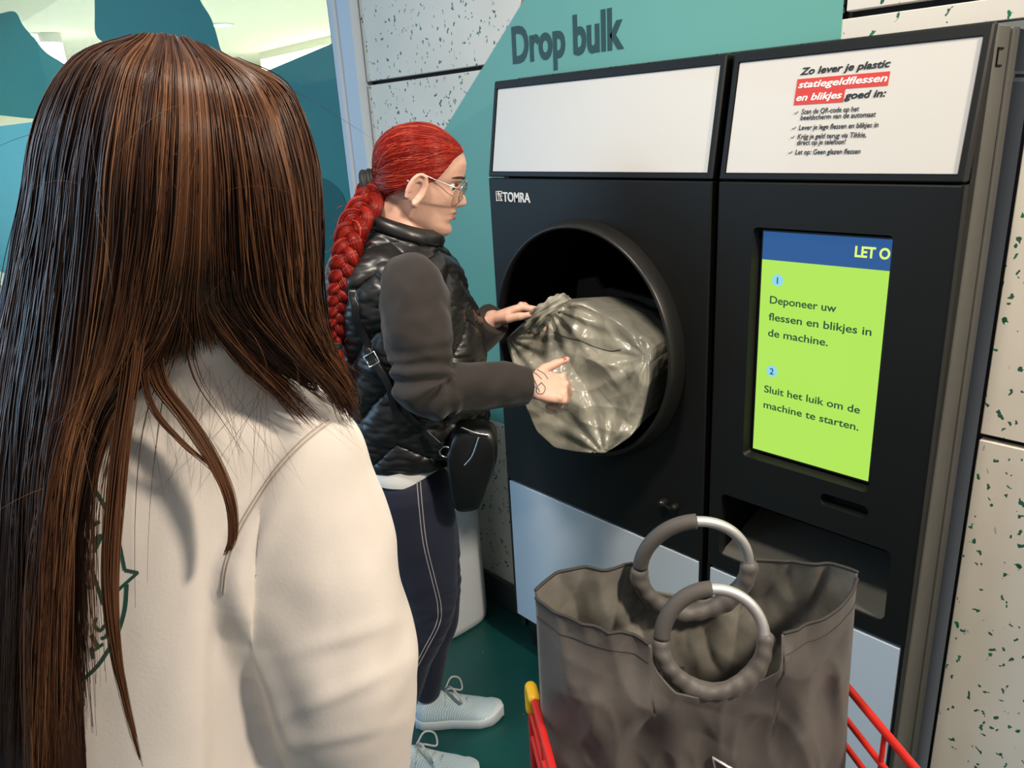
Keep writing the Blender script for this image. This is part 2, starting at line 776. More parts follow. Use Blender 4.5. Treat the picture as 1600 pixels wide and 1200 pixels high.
o['label'] = 'heavy dark green Drop bulk lettering'

# window with film, and the store behind it
struct(obj('window_1', box((-14.5, YW + 0.03, 0.12), (-2.50, YW + 0.038, 3.2)), M['pane'], smooth=False))
wf = obj('window_2', join([box((-2.49, YW - 0.03, 0.0), (-2.352, YW + 0.09, 3.2), 0.004, 1),
                           box((-2.47, YW - 0.042, 0.0), (-2.44, YW - 0.028, 3.2), 0.002, 1)]), M['frame_white'], smooth=False)
struct(wf)
struct(obj('trim_2', join([box((-2.525, YW - 0.01, 0.0), (-2.491, YW + 0.07, 3.2)),
                           box((-14.5, YW - 0.01, 0.0), (-2.526, YW + 0.07, 0.118))]), M['gasket'], smooth=False))


def film(name, pix, m, y0, extra=None, n=None):
    pts = [on_y(*q, y0) for q in (spline(pix, n) if n else pix)]
    pg = [(p[0], p[2]) for p in pts] + (extra or [])
    me = mesh(prism(pg[::-1], y0, y0 + 0.0015))
    fix_normals(me)
    return link(name, me, m, None, smooth=False)


YF = YW + 0.026
o = film('window_film', [(148, -60), (148, 20), (150, 55), (170, 72), (200, 100), (300, 100), (345, 92), (342, 70), (330, 30), (310, -5), (296, -60)], M['film'], YF, n=60)
tag(o, 'tall teal rounded film shape at the top of the window above the long haired head', 'window film')
o = film('window_film', [(-20, 60), (-12, 28), (5, 20), (24, 19), (36, 40), (55, 62), (72, 82), (100, 100), (140, 130), (160, 190), (60, 186), (-20, 178)], M['film'], YF, n=70)
tag(o, 'teal film shape with a stepped right edge at the left end of the window', 'window film')
p0, p1 = on_y(300, 160, YF), on_y(516, 66, YF)
me = mesh(prism([(p0[0], 0.35), (-2.528, 0.35), (-2.528, p1[2]), (p0[0], p0[2])], YF, YF + 0.0015))
o = link('window_film', me, M['film'], None, smooth=False)
tag(o, 'dark teal film with a slanted top edge between the hair and window frame', 'window film')
fm_ = [on_y(*q, YF - .003) for q in spline([(462, 560), (470, 420), (478, 300), (495, 279), (515, 284), (535, 305), (545, 340)], 40)]
pg = [(min(p[0], -2.528), p[2]) for p in fm_] + [(-2.528, 0.35), (fm_[0][0], 0.35)]
o = link('window_film', mesh(prism(pg, YF - .003, YF - .002)), M['film_mid'], None, smooth=False)
fix_normals(o.data)
tag(o, 'lighter rounded teal film layer low on the window beside the braid', 'window film')
pa, pb = on_y(5, 182, YF), on_y(64, 189, YF)
o = link('window_film', mesh(prism([(-14.4, 0.35), (pb[0], 0.35), (pb[0], pb[2]), (-14.4, pa[2])], YF - .004, YF - .0025)), M['painted_reflection'], None, smooth=False)  # added sheet: bluish outdoor reflection on the glass put into its colour
tag(o, 'pale blue painted outdoor reflection low on the left edge of the window', 'window film')

struct(obj('ceiling', box((-17, YW + 0.12, 2.9), (-2.2, 11, 2.95)), M['ceil'], smooth=False))
struct(obj('wall_left', box((-15.2, YW + 0.12, 0), (-15.0, 11, 2.9)), M['cream'], smooth=False))
struct(obj('wall_far', box((-15.2, 10.8, 0), (-2.2, 11, 2.9)), M['cream'], smooth=False))
struct(obj('wall_right', box((-2.3, YW + 0.12, 0), (-2.2, 11, 2.9)), M['cream'], smooth=False))
struct(obj('trim_3', box((-17, 1.57, -0.05), (-2.2, 11, 0.0)), M['store_floor'], smooth=False))
struct(obj('trim_4', box((-12.2, 5.9, 2.35), (-9.4, 9.0, 2.9)), M['ceil'], smooth=False))
# round pillar seen through the pane
pc = on_y(76, 60, 2.6)
struct(obj('trim_5', tube([(pc[0], 2.6, 0.0), (pc[0], 2.6, 2.9)], 0.13, 24, round_ends=False), M['shelf']))
for (px, py), lb in (((58, 53), 'round ceiling light in the store left of the pillar, seen through the window'),
                     ((345, 38), 'round ceiling light in the store seen above the head of the long haired woman')):
    q = on_z(px, py, 2.9)
    t = thing('ceiling_light', lb, 'ceiling light', (q[0], q[1], 2.9), 'round store ceiling lights')
    a_ = np.linspace(0, 2 * np.pi, 40, endpoint=False)
    ring = lambda r, z: np.stack([q[0] + r * np.cos(a_), q[1] + r * np.sin(a_), np.full(40, z)], 1)
    obj('trim_ring', loft([ring(0.15, 2.899), ring(0.15, 2.885), ring(0.125, 2.882), ring(0.12, 2.895)], cap=False), M['shelf'], t)
    obj('diffuser', loft([ring(0.12, 2.895), ring(0.12, 2.889), ring(0.06, 2.886)]), M['lamp'], t)
for i, (px, d_, w_) in enumerate(((455, 8.5, 1.3), (405, 8.5, 1.0))):
    q = on_y(px, 100, 7.0)
    t = thing('store_shelf', ['white shelving unit in the store nearer the window frame', 'white shelving unit in the store nearer the brown hair'][i], 'shelf', (q[0], 7.0, 0), 'shelving units inside the store')
    obj('side_panel', box((q[0] - w_ / 2, 6.8, 0), (q[0] - w_ / 2 + 0.03, 7.2, 2.15)), M['shelf'], t, False)
    obj('side_panel', box((q[0] + w_ / 2 - 0.03, 6.8, 0), (q[0] + w_ / 2, 7.2, 2.15)), M['shelf'], t, False)
    for z in (0.1, 0.6, 1.1, 1.6, 2.12):
        obj('shelf_board', box((q[0] - w_ / 2 + 0.031, 6.8, z), (q[0] + w_ / 2 - 0.031, 7.2, z + 0.03)), M['shelf'], t, False)

# white floor bin behind the woman
bc = V(-1.975, 1.30, 0)
t = thing('waste_bin', 'tall white rounded bin with a blue grey panel standing behind the red haired woman', 'bin', bc)


def bin_ring(z, w, d):
    a_ = np.linspace(0, 2 * np.pi, 64, endpoint=False)
    c_, s_ = np.cos(a_), np.sin(a_)
    e = 0.62
    return np.stack([bc[0] + w * np.sign(c_) * np.abs(c_) ** e, bc[1] + d * np.sign(s_) * np.abs(s_) ** e, np.full(64, z)], 1)


W_, D_ = 0.19, 0.155
bin_rings = [bin_ring(0.0, W_ * .93, D_ * .93), bin_ring(0.006, W_ * .99, D_ * .99), bin_ring(0.03, W_, D_), bin_ring(0.4, W_ * .97, D_ * .97), bin_ring(0.68, W_ * .94, D_ * .94), bin_ring(0.72, W_ * .9, D_ * .9)]
M['bin'] = mat('white_bin_plastic', '#dfe4e6', 0.45, bump=(14, 0.25, 0.01))
M['bin_blue'] = mat('blue_grey_bin_panel', '#5f86a0', 0.4)
obj('body', loft(bin_rings), M['bin'], t)
lid = [bin_ring(0.72, W_ * .95, D_ * .95), bin_ring(0.745, W_ * .95, D_ * .95), bin_ring(0.775, W_ * .7, D_ * .7), bin_ring(0.785, W_ * .3, D_ * .3)]
obj('lid', loft(lid), M['bin'], t)
yb = bc[1] - D_ - 0.004
obj('panel', prism(rrect(bc[0] - 0.1, bc[0] + 0.105, 0.12, 0.36, 0.04), yb, yb + 0.012), M['bin_blue'], t, False)

# ------------------------------------------------------------------ the return machine
X1, X2 = -0.906, -0.890                  # gap between the two cabinets
ZK, ZL, ZB = 1.500, 0.700, 0.145         # kink under the header, foot of the black front, foot of the lower panel
DB = 1.95


def zfront(px, py):
    return on_y(px, py, YM)


ZL = (zfront(787, 737)[2] + zfront(1085, 873)[2] + zfront(1400, 1018)[2]) / 3
hl = thing('return_machine', 'left black cabinet with the big round opening of the bottle return machine', 'machine', (-1.25, 1.65, 0), 'bottle return machine cabinets')
hr = thing('return_machine', 'right black cabinet with the lit green screen of the bottle return machine', 'machine', (-0.67, 1.65, 0), 'bottle return machine cabinets')


def lean(p):
    """the header leans back above the kink"""
    p = np.array(p, float)
    if p[2] > ZK:
        p[1] += (p[2] - ZK) * 0.04 / 0.228
    return p


def cab(t, x0, x1, right):
    e = 0.02
    parts = [box((x0, YM + 0.022, 0.09), (x0 + e, DB, ZT - 0.002)), box((x0 + e, YM + 0.03, ZT - 0.022), (x1 - e, DB, ZT - 0.002)),
             box((x0 + e, DB - 0.02, 0.1), (x1 - e, DB, ZT - 0.022)), box((x0 + e, YM + 0.03, 0.09), (x1 - e, DB, 0.12))]
    if not right:
        parts.append(box((x1 - e, YM + 0.022, 0.09), (x1, DB, ZT - 0.002)))
    else:
        parts.append(box((x1 - e - 0.012, YM + 0.03, 0.09), (x1 - 0.012, DB, ZT - 0.006)))
    parts = [xform(q, lambda p: lean(p) if p[1] < 1.5 else p) for q in parts]
    obj('body', join(parts), M['black'], t, False)
    obj('plinth', box((x0 + 0.01, YM + 0.055, 0.0), (x1 - 0.01, DB - 0.05, 0.088)), M['edge'], t, False)
    # header: dark frame around an ivory panel
    fr = cut(box((x0, YM, ZK - 0.006), (x1, YM + 0.02, ZT), 0.003, 1),
             [box((x0 + 0.012, YM - 0.05, ZK + 0.006), (x1 - 0.012, YM + 0.012, ZT - 0.018))])
    for v in fr.vertices:
        v.co = Vector(lean(v.co))
    link('header_frame', fr, M['edge'], t, False)
    hp = obj('header_panel', xform(box((x0 + 0.013, YM + 0.003, ZK + 0.007), (x1 - 0.013, YM + 0.0115, ZT - 0.019), 0.001, 1), lean), M['header'], t, False)
    lp = obj('lower_panel', box((x0 + 0.007, YM + 0.001, ZB), (x1 - 0.007, YM + 0.018, ZL - 0.006), 0.002, 1), M['lower'], t, False)
    return hp


hpl = cab(hl, XL, X1, False)
hpr = cab(hr, X2, XR, True)
for h_, xa in ((hl, XL), (hl, X1 - .0065), (hr, X2), (hr, XR - .0065)):
    obj('side_trim', box((xa, YM + 0.001, ZB), (xa + 0.0065, YM + 0.02, ZL)), M['edge'], h_, False)

# left front with the round hole
HC, HR = (-1.262, 1.10), 0.292
a_ = np.linspace(0, 2 * np.pi, 96, endpoint=False)
hole = [(HC[0] + HR * math.cos(x), HC[1] + HR * math.sin(x)) for x in a_]
fp = cut(box((XL, YM, ZL), (X1, YM + 0.02, ZK - 0.009), 0.003, 2), [prism(hole, YM - 0.1, YM + 0.1)])
frl = link('front_panel', fp, M['black'], hl, False)


def circ(cx, cz, r, y, n=96):
    t_ = np.linspace(0, 2 * np.pi, n, endpoint=False)
    return np.stack([cx + r * np.cos(t_), np.full(n, y), cz + r * np.sin(t_)], 1)


RC = (-1.234, 1.112)
YR = 1.293
rr = [circ(HC[0], HC[1], 0.302, YM - 0.0005), circ(HC[0] + .003, HC[1], 0.301, YM - 0.006), circ(RC[0], RC[1], 0.283, YR + 0.004), circ(RC[0], RC[1], 0.279, YR), circ(RC[0], RC[1], 0.274, YR + 0.003),
      circ(HC[0], HC[1], 0.288, YM + 0.012)]
rv, rf = loft(rr, cap=False)
n_ = 96
rf += [((len(rr) - 1) * n_ + j, (len(rr) - 1) * n_ + (j + 1) % n_, (j + 1) % n_, j) for j in range(n_)]
rm = mesh((rv, rf))
fix_normals(rm)
link('opening_ring', rm, M['ring'], hl)
dv = loft([circ(HC[0], HC[1], 0.2895, YM + 0.012), circ(HC[0], HC[1], 0.2895, 1.88), circ(HC[0], HC[1], 0.02, 1.885)], cap=True)
dr = obj('drum', (dv[0], dv[1][:-2] + [dv[1][-1]]), M['void'], hl, False)
# charcoal baffle inside the drum with a line of small print
bq = [on_y(*q, 1.64) for q in ((884, 446), (905, 437), (928, 433), (940, 452), (952, 450), (1020, 468), (1028, 468), (1046, 470), (1046, 512), (1000, 505), (962, 492), (930, 478), (895, 472))]
bf = obj('baffle', prism([(p[0], p[2]) for p in bq][::-1], 1.64, 1.655), M['baffle'], dr, False)
a, b = on_y(932, 484, 1.638), on_y(1012, 499, 1.638)
tv = text_mesh('flessen en blikjes. Geen glas', 0.02, weight=0.0002)
wid = max(p[0] for p in tv[0])
k_ = (b[0] - a[0]) / wid
obj('lettering', place_text(xform(tv, lambda p: V(p[0] * k_, p[1] * 1.0, p[2])), (a[0], 1.638, (a[2] + b[2]) / 2), (1, 0, 0), (0, 0, 1)), M['ink'], bf, False)

# maker's mark: small folded emblem and the word
a, b = on_y(776, 314, YM - 0.0006), on_y(828, 315, YM - 0.0006)
mw = b[0] - a[0]
hgt = abs(on_y(777, 299, YM)[2] - a[2])
z0 = a[2]
tv = text_mesh('TOMRA', hgt * 1.36, weight=0.0006)
wid = max(p[0] for p in tv[0])
k_ = mw * 0.80 / wid
word = place_text(xform(tv, lambda p: V(p[0] * k_, p[1], p[2])), (a[0] + mw * 0.21, YM - 0.001, z0), (1, 0, 0), (0, 0, 1))
ex, es = a[0], hgt * 0.96
st = lambda q: tube([V(a[0] + x * es, YM - 0.0012, z0 + z * hgt) for x, z in q], 0.0013, 6)
emb = [st([(.05, 0), (.05, 1), (.3, 1), (.75, .5)]), st([(.3, 1), (.95, 1), (.95, .75), (.5, .75)]), st([(.05, 0.05), (.45, .05), (.45, .5), (.3, .75)]), st([(.95, .55), (.7, .35), (.95, .05), (.6, .05)])]
o = obj('emblem', join(emb + [word]), M['white_print'], frl, False)
o['label'] = 'small white maker emblem and word in the top left corner'
# door lock
lk = on_y(1047, 787, YM)
lo = obj('door_lock', join([tube([lk + V(-.016, 0, 0), lk + V(-.016, -.012, 0)], 0.011, 20), tube([lk + V(-.016, -.012, 0), lk + V(.014, -.016, -0.003)], 0.0035, 8), tube([lk + V(.018, 0, 0), lk + V(.018, -.01, 0)], 0.009, 20)]), M['black'], frl)
obj('key_slot', tube([lk + V(-.018, -.018, .004), lk + V(-.012, -.019, .006)], 0.0028, 8), M['chrome'], lo)

# right front with screen window, slot and tray
sq = [on_y(*q, YM + 0.016) for q in ((1195, 360), (1393, 376), (1358, 752), (1175, 700))]
sx0, sx1 = (sq[0][0] + sq[3][0]) / 2, (sq[1][0] + sq[2][0]) / 2
sz1, sz0 = (sq[0][2] + sq[1][2]) / 2, (sq[2][2] + sq[3][2]) / 2
sl0, sl1 = zfront(1281, 779), zfront(1357, 802)
tq = [zfront(*q) for q in ((1126, 768), (1388, 866), (1382, 975), (1126, 863))]
tx0, tx1 = (tq[0][0] + tq[3][0]) / 2, (tq[1][0] + tq[2][0]) / 2
tz1, tz0 = (tq[0][2] + tq[1][2]) / 2, (tq[2][2] + tq[3][2]) / 2
slz = (sl0[2] + sl1[2]) / 2
fr_vf = box((X2, YM, ZL), (XR, YM + 0.02, ZK - 0.009), 0.003, 2)


def flare(poly, y0, y1, poly2):
    n = len(poly)
    v = [V(x, y0, z) for x, z in poly] + [V(x, y1, z) for x, z in poly2]
    f = [tuple(range(n)), tuple(range(2 * n - 1, n - 1, -1))] + [(i, i + n, (i + 1) % n + n, (i + 1) % n) for i in range(n)]
    return v, f


fm = cut(fr_vf, [
    flare(rrect(sx0 - .016, sx1 + .010, sz0 - .018, sz1 + .010, .012), YM - .004, YM + .03, rrect(sx0 - .004, sx1 + .004, sz0 - .006, sz1 + .004, .004)),
    flare(rrect(sl0[0], sl1[0], slz - .0135, slz + .0135, .013), YM - .002, YM + .022, rrect(sl0[0] + .004, sl1[0] - .004, slz - .008, slz + .010, .008)),
    flare(rrect(tx0 - .002, tx1 + .002, tz0 - .002, tz1 + .002, .014), YM - .002, YM + .022, rrect(tx0, tx1, tz0, tz1, .012)),
])
frr = link('front_panel', fm, M['black'], hr, False)
obj('slot_back', box((sl0[0] - .005, YM + .0215, slz - .02), (sl1[0] + .005, YM + .03, slz + .02)), M['void'], frr, False)
# tray recess: walls, back and a floor that slopes out
E_ = 0.004
ty = YM + 0.0205
tray = join([box((tx0 - E_, ty, tz0), (tx0, ty + .15, tz1)), box((tx1, ty, tz0), (tx1 + E_, ty + .15, tz1)),
             box((tx0, ty, tz1), (tx1, ty + .15, tz1 + E_)), box((tx0, ty + .15, tz0), (tx1, ty + .154, tz1))])
tr = obj('tray', tray, M['void'], hr, False)
fl = [V(tx0, YM + .004, tz0 + .001), V(tx1, YM + .004, tz0 + .001), V(tx1, ty + .15, tz0 + .05), V(tx0, ty + .15, tz0 + .05)]
fv = fl + [p - V(0, 0, .004) for p in fl]
obj('tray_floor', (fv, [(0, 1, 2, 3), (7, 6, 5, 4), (0, 4, 5, 1), (1, 5, 6, 2), (2, 6, 7, 3), (3, 7, 4, 0)]), M['side'], tr, False)

# lit screen
YS = YM + 0.0165
bd = sz1 - (sz1 - sz0) * 0.119
scr = obj('screen', box((sx0 - .003, YS, sz0 - .004), (sx1 + .003, YS + .008, sz1 + .003)), M['gasket'], hr, False)
obj('display', box((sx0, YS - .0008, sz0), (sx1, YS - .0001, bd)), M['lime'], scr, False)
obj('title_band', box((sx0, YS - .0008, bd + .0002), (sx1, YS - .0001, sz1)), M['scr_blue'], scr, False)


def scr_pt(px, py):
    p = on_y(px, py, YS - .0012)
    return p


def fit_line(body, pa, pb, h, weight=0.0, shear=0.0, y=None, squash_h=1.0):
    """text whose baseline runs from pa to pb (left and right ends) with cap height h"""
    tv_ = text_mesh(body, h * 1.37, weight=weight, shear=shear, extrude=0.0003)
    x0_ = min(p[0] for p in tv_[0])
    w_ = max(p[0] for p in tv_[0]) - x0_
    ln = pb[0] - pa[0]
    return place_text(xform(tv_, lambda p: V((p[0] - x0_) * ln / w_, p[1] * squash_h, p[2])), pa, (1, 0, 0), (0, 0, 1))


def zl(px, py):
    return scr_pt(px, py)[2]


lines = [('Deponeer uw', (1203, 470), (1306, 492), (1203, 453)), ('flessen en blikjes in', (1201, 498), (1361, 527), (1203, 482)), ('de machine.', (1200, 523), (1293, 543), (1200, 506)),
         ('Sluit het luik om de', (1194, 611), (1343, 648), (1195, 596)), ('machine te starten.', (1193, 636), (1341, 674), (1194, 621))]
tx = []
for body, l0, r0, c0 in lines:
    pa, pb = scr_pt(*l0), scr_pt(*r0)
    pa = V(pa[0], pa[1], (pa[2] + pb[2]) / 2)
    tx.append(fit_line(body, pa, V(pb[0], 0, 0), 0.0158, weight=0.00025))
obj('lettering', join(tx[:3]), M['scr_ink'], scr, False)
obj('lettering', join(tx[3:]), M['scr_ink'], scr, False)
pa, pb = scr_pt(1335, 403), scr_pt(1393, 407)
o = obj('lettering', fit_line('LET O', V(pa[0], pa[1], (pa[2] + pb[2]) / 2 + .002), V(sx1 - .0015, 0, 0), 0.0195, weight=0.0008), M['scr_yellow'], scr, False)
o['label'] = 'bold yellow words running off the right edge of the blue band'
for px, py, dg in ((1215, 438, '1'), (1206, 580, '2')):
    c0 = scr_pt(px, py)
    dsc = obj('badge', loft([circ(c0[0], c0[2], .0118, YS - .0010, 40), circ(c0[0], c0[2], .0118, YS - .0016, 40)]), M['scr_badge'], scr, False)
    tv_ = text_mesh(dg, .0185, weight=.0002, align='CENTER', extrude=.0002)
    obj('numeral', place_text(tv_, (c0[0], YS - .0019, c0[2] - .0066), (1, 0, 0), (0, 0, 1)), M['scr_navy'], dsc, False)

# printed instructions on the right header
slope = 0.04 / 0.228


def hd_pt(px, py):
    """point on the leaning header face"""
    d = ray(px, py)
    n_v = V(0, 1, -slope)
    t_ = (V(0, YM + 0.0024, ZK) - CP) @ n_v / (d @ n_v)
    return CP + d * t_


UZ = unit((0, slope, 1))


def hd_text(body, pa, pb, h, weight=0.0, shear=0.22):
    pa, pb = hd_pt(*pa), hd_pt(*pb)
    tv_ = text_mesh(body, h * 1.37, weight=weight, shear=shear, extrude=0.0002)
    x0_ = min(p[0] for p in tv_[0])
    w_ = max(p[0] for p in tv_[0]) - x0_
    ln = pb[0] - pa[0]
    o_ = V(pa[0], (pa[1] + pb[1]) / 2, (pa[2] + pb[2]) / 2)
    return place_text(xform(tv_, lambda p: V((p[0] - x0_) * ln / w_, p[1], p[2])), o_ - V(0, .0004, 0), (1, 0, 0), UZ)


def hd_slab(pix, off):
    pts = [hd_pt(*q) for q in pix]
    zt, zb_ = (pts[0][2] + pts[1][2]) / 2, (pts[2][2] + pts[3][2]) / 2
    for p, z in zip(pts, (zt, zt, zb_, zb_)):
        p[1] += (z - p[2]) * slope
        p[2] = z
    n_v = unit(V(0, -1, slope))
    v = [p + n_v * off for p in pts] + [p - n_v * .0006 for p in pts]
    return v, [(0, 1, 2, 3), (7, 6, 5, 4), (0, 4, 5, 1), (1, 5, 6, 2), (2, 6, 7, 3), (3, 7, 4, 0)]


obj('red_label', join([hd_slab([(1246, 124), (1391, 111), (1387, 134), (1243, 144)], .0001), hd_slab([(1243, 144.2), (1321, 138.8), (1317, 160), (1240, 164)], .0001)]), M['red_print'], hpr, False)
hh = abs(hd_pt(1250, 116)[2] - hd_pt(1252, 104)[2])
obj('heading', hd_text('Zo lever je plastic', (1250, 117), (1391, 104), hh * .95, .00035), M['ink'], hpr, False)
obj('heading', hd_text('goed in:', (1319, 155), (1384, 150), hh * .95, .00035), M['ink'], hpr, False)
obj('heading', join([hd_text('statiegeldflessen', (1247, 137.5), (1386, 127), hh * .95, .00035), hd_text('en blikjes', (1244, 158), (1315, 153), hh * .95, .00035)]), M['white_print'], hpr, False)
sm = [('Scan de QR-code op het', (1252, 178.5), (1342, 173)), ('beeldscherm van de automaat', (1250.5, 187.5), (1368, 182)), ('Lever je lege flessen en blikjes in', (1248, 202.5), (1372, 199)),
      ('Krijg je geld terug via Tikkie,', (1246, 216.5), (1353, 214.5)), ('direct op je telefoon!', (1245, 226), (1321, 225)), ('Let op: Geen glazen flessen', (1242.5, 240.5), (1344, 240.5))]
obj('instructions', join([hd_text(b_, p_, q_, .0090, .00008, .15) for b_, p_, q_ in sm]), M['ink_navy'], hpr, False)
for px, py in ((1244, 176.5), (1240.5, 200.5), (1238.5, 214.5), (1235, 238.5)):
    c0 = hd_pt(px, py) - V(0, .0006, 0)
    obj('tick_mark', tube([c0 + V(-.003, 0, .0005), c0 + V(-.001, 0, -.0018), c0 + V(.0038, 0, .0026)], .0005, 6), M['ink_navy'], hpr, False)

# right flank, seen edge on from the trolley
sd = join([xform(box((XR - .012, YM + .021, ZB - .05), (XR, 1.478, ZT - .003), .002, 1), lambda p: lean(p) if p[1] < 1.4 else p)])
sp = obj('side_panel', sd, M['side'], hr, False)
obj('side_panel', join([box((XR - .012, 1.4825, ZB - .05), (XR + .003, 1.514, ZT - .004), .003, 2)]), M['side'], hr, False)
obj('side_panel', join([box((XR - .012, 1.516, ZB - .05), (XR - .003, DB - .005, 1.652), .002, 1), box((XR - .012, 1.516, 1.656), (XR - .003, DB - .005, ZT - .006), .002, 1)]), M['side'], hr, False)
obj('side_trim', xform(box((XR - .004, YM + .0, ZL), (XR + .0008, YM + .0205, ZK - .009), .0008, 1), lambda p: p), M['edge'], hr, False)
q = on_x(1562, 89, XR + .001)
obj('latch', cut(box((XR - .003, q[1] - .012, q[2] - .014), (XR + .002, q[1] + .012, q[2] + .014)), [box((XR - .001, q[1] - .009, q[2] - .011), (XR + .01, q[1] + .02, q[2] + .011))]), M['void'], sp, False)
qa, qb = on_x(1582, 111, XR - .002), on_x(1580, 128, XR - .002)
stk = obj('sticker', box((XR - .0032, qa[1], qb[2]), (XR - .002, qa[1] + .085, qa[2])), M['white_print'], hr, False)
bars = []
for i in range(22):
    y_ = qa[1] + .016 + i * .0026
    bars.append(box((XR - .0021, y_, qb[2] + (qa[2] - qb[2]) * .4), (XR - .0016, y_ + .0006 + .0011 * ((i * 7) % 3) / 2, qa[2] - (qa[2] - qb[2]) * .28)))
obj('barcode', join(bars), M['ink'], stk, False)

# ------------------------------------------------------------------ figure builder


def ellipse(c, ax, ay, n=32, sq=1.0):
    """ring around c with half axes ax, ay (vectors); sq<1 gives a squarer section"""
    t_ = np.linspace(0, 2 * np.pi, n, endpoint=False)
    c_, s_ = np.cos(t_), np.sin(t_)
    c_ = np.sign(c_) * np.abs(c_) ** sq
    s_ = np.sign(s_) * np.abs(s_) ** sq
    return np.asarray(c) + c_[:, None] * np.asarray(ax) + s_[:, None] * np.asarray(ay)


def ball(c, r, n=16):
    rows = [ellipse(np.asarray(c) + V(0, 0, r * math.cos(a)), V(r * math.sin(a), 0, 0), V(0, r * math.sin(a), 0), n) for a in np.linspace(math.pi - .08, .08, n // 2 + 2)]
    return loft(rows)


HEAD_U = [0.0, .006, .014, .024, .034, .043, .048, .053, .060, .066, .072, .080, .092, .104, .113, .122, .132, .145, .158, .171, .184, .195, .204, .210, .213]
HEAD_F = [.058, .070, .0775, .0795, .0765, .0765, .0765, .0765, .0775, .078, .079, .080, .081, .0805, .0805, .085, .0875, .0885, .0875, .082, .071, .055, .036, .02, .004]
HEAD_B = [.035, .018, -.002, -.02, -.034, -.044, -.05, -.054, -.060, -.066, -.072, -.080, -.088, -.090, -.0915, -.093, -.094, -.094, -.091, -.084, -.073, -.060, -.04, -.024, -.006]
HEAD_W = [.012, .026, .036, .044, .050, .053, .0545, .056, .058, .060, .062, .0645, .068, .070, .071, .072, .073, .0735, .072, .0675, .058, .044, .029, .017, .004]


def g_(x, s):
    return math.exp(-(x / s) ** 2)


def head_local(nu=150, na=120):
    """head surface in (forward, lateral, up); chin at up=0, crown at .222"""
    rings = []
    for u in np.linspace(0, .213, nu):
        ff, fb, w = (np.interp(u, HEAD_U, q) for q in (HEAD_F, HEAD_B, HEAD_W))
        mid = ff * .35 + fb * .65 if u < .07 else (ff + fb) / 2
        row = []
        for t_ in np.linspace(0, 2 * np.pi, na, endpoint=False):
            c_, s_ = math.cos(t_), math.sin(t_)
            e = 0.86 if c_ > 0 else 0.95
            l = w * math.copysign(abs(s_) ** 0.92, s_)
            f = mid + ((ff - mid) if c_ > 0 else (mid - fb)) * math.copysign(abs(c_) ** e, c_)
            if c_ > 0:
                # nose
                prof = np.interp(u, [.064, .068, .073, .079, .086, .1, .112, .120], [0, .006, .017, .024, .0215, .012, .004, 0])
                sg = np.interp(u, [.064, .074, .082, .1, .115], [.012, .0135, .0115, .0085, .008])
                f += prof * g_(l, sg)
                # eye sockets, brow, cheek
                for sx in (-1, 1):
                    f -= .0085 * g_(l - sx * .031, .016) * g_(u - .111, .009)
                    f += .0035 * g_(l - sx * .030, .02) * g_(u - .127, .006)
                    f += .004 * g_(l - sx * .042, .018) * g_(u - .084, .016)
                # lips
                mw_ = g_(l, .021)
                f += mw_ * (.0085 * g_(u - .0585, .0042) + .0085 * g_(u - .0465, .0045) - .002 * g_(u - .0525, .0018))
                f -= .003 * g_(l, .02) * g_(u - .035, .005)
                f += .003 * g_(l, .016) * g_(u - .018, .010)
            row.append((f, l, u))
        rings.append(np.array(row))
    return rings


HEAD_RINGS = head_local()


def ear_local(side):
    """ear in head coordinates: outer rim, bowl and lobe"""
    lx = .071
    c = V(.002, lx * side, .095)

    def P(a, k, out):
        y = math.sin(a)
        return c + V(math.cos(a) * .0165 * k - .006 * y * -1 * k, (out + .013 * (.5 - .5 * math.cos(a)) + .002) * side, y * .030 * k)
    rim = [P(a, 1.0, .004) for a in np.linspace(math.radians(-75), math.radians(215), 22)]
    inner = [P(a, .62, .001) for a in np.linspace(math.radians(-60), math.radians(200), 14)]
    parts = [tube(rim, .0042, 10), tube(inner, .0034, 8), tube([c + V(-.002, .004 * side, -.024), c + V(.002, .005 * side, -.031)], .0068, 12)]
    sheet = [ellipse(c + V(-.001, (.000 + .004 * k) * side, .001), V(.0165, -.004 * side, 0), V(.005, 0, .029), 24) for k in (0, 1)]
    parts.append(loft(sheet))
    parts.append(tube([c + V(.012, -.002 * side, -.006), c + V(.013, .003 * side, -.010)], .0055, 10))
    return parts


class Head:
    def __init__(s, pa, pb, la, lb, right):
        """pa, pb: world points of two local profile points la, lb (forward, up)"""
        R_ = np.asarray(right, float)
        fw = np.cross(V(0, 0, 1), R_)
        dw = np.array([(pb - pa) @ fw, (pb - pa)[2]])
        dl = np.array(lb) - np.array(la)
        ang = math.atan2(dw[1], dw[0]) - math.atan2(dl[1], dl[0])
        s.k = float(np.clip(np.linalg.norm(dw) / np.linalg.norm(dl), .9, 1.12))
        s.F = math.cos(ang) * fw + math.sin(ang) * V(0, 0, 1)
        s.U = -math.sin(ang) * fw + math.cos(ang) * V(0, 0, 1)
        s.L = -R_                     # her left
        s.o = V(0, 0, 0)
        mid = s.w((la[0] + lb[0]) / 2, 0, (la[1] + lb[1]) / 2)
        s.o = (pa + pb) / 2 - mid

    def w(s, f, l, u):
        return s.o + (s.F * f + s.L * l + s.U * u) * s.k

    def parts(s):
        rings = [np.array([s.w(*p) for p in r]) for r in HEAD_RINGS]
        out = [loft(rings)]
        for sd_ in (-1, 1):
            for q in ear_local(sd_):
                out.append(xform(q, lambda p: s.w(*p)))
        return out


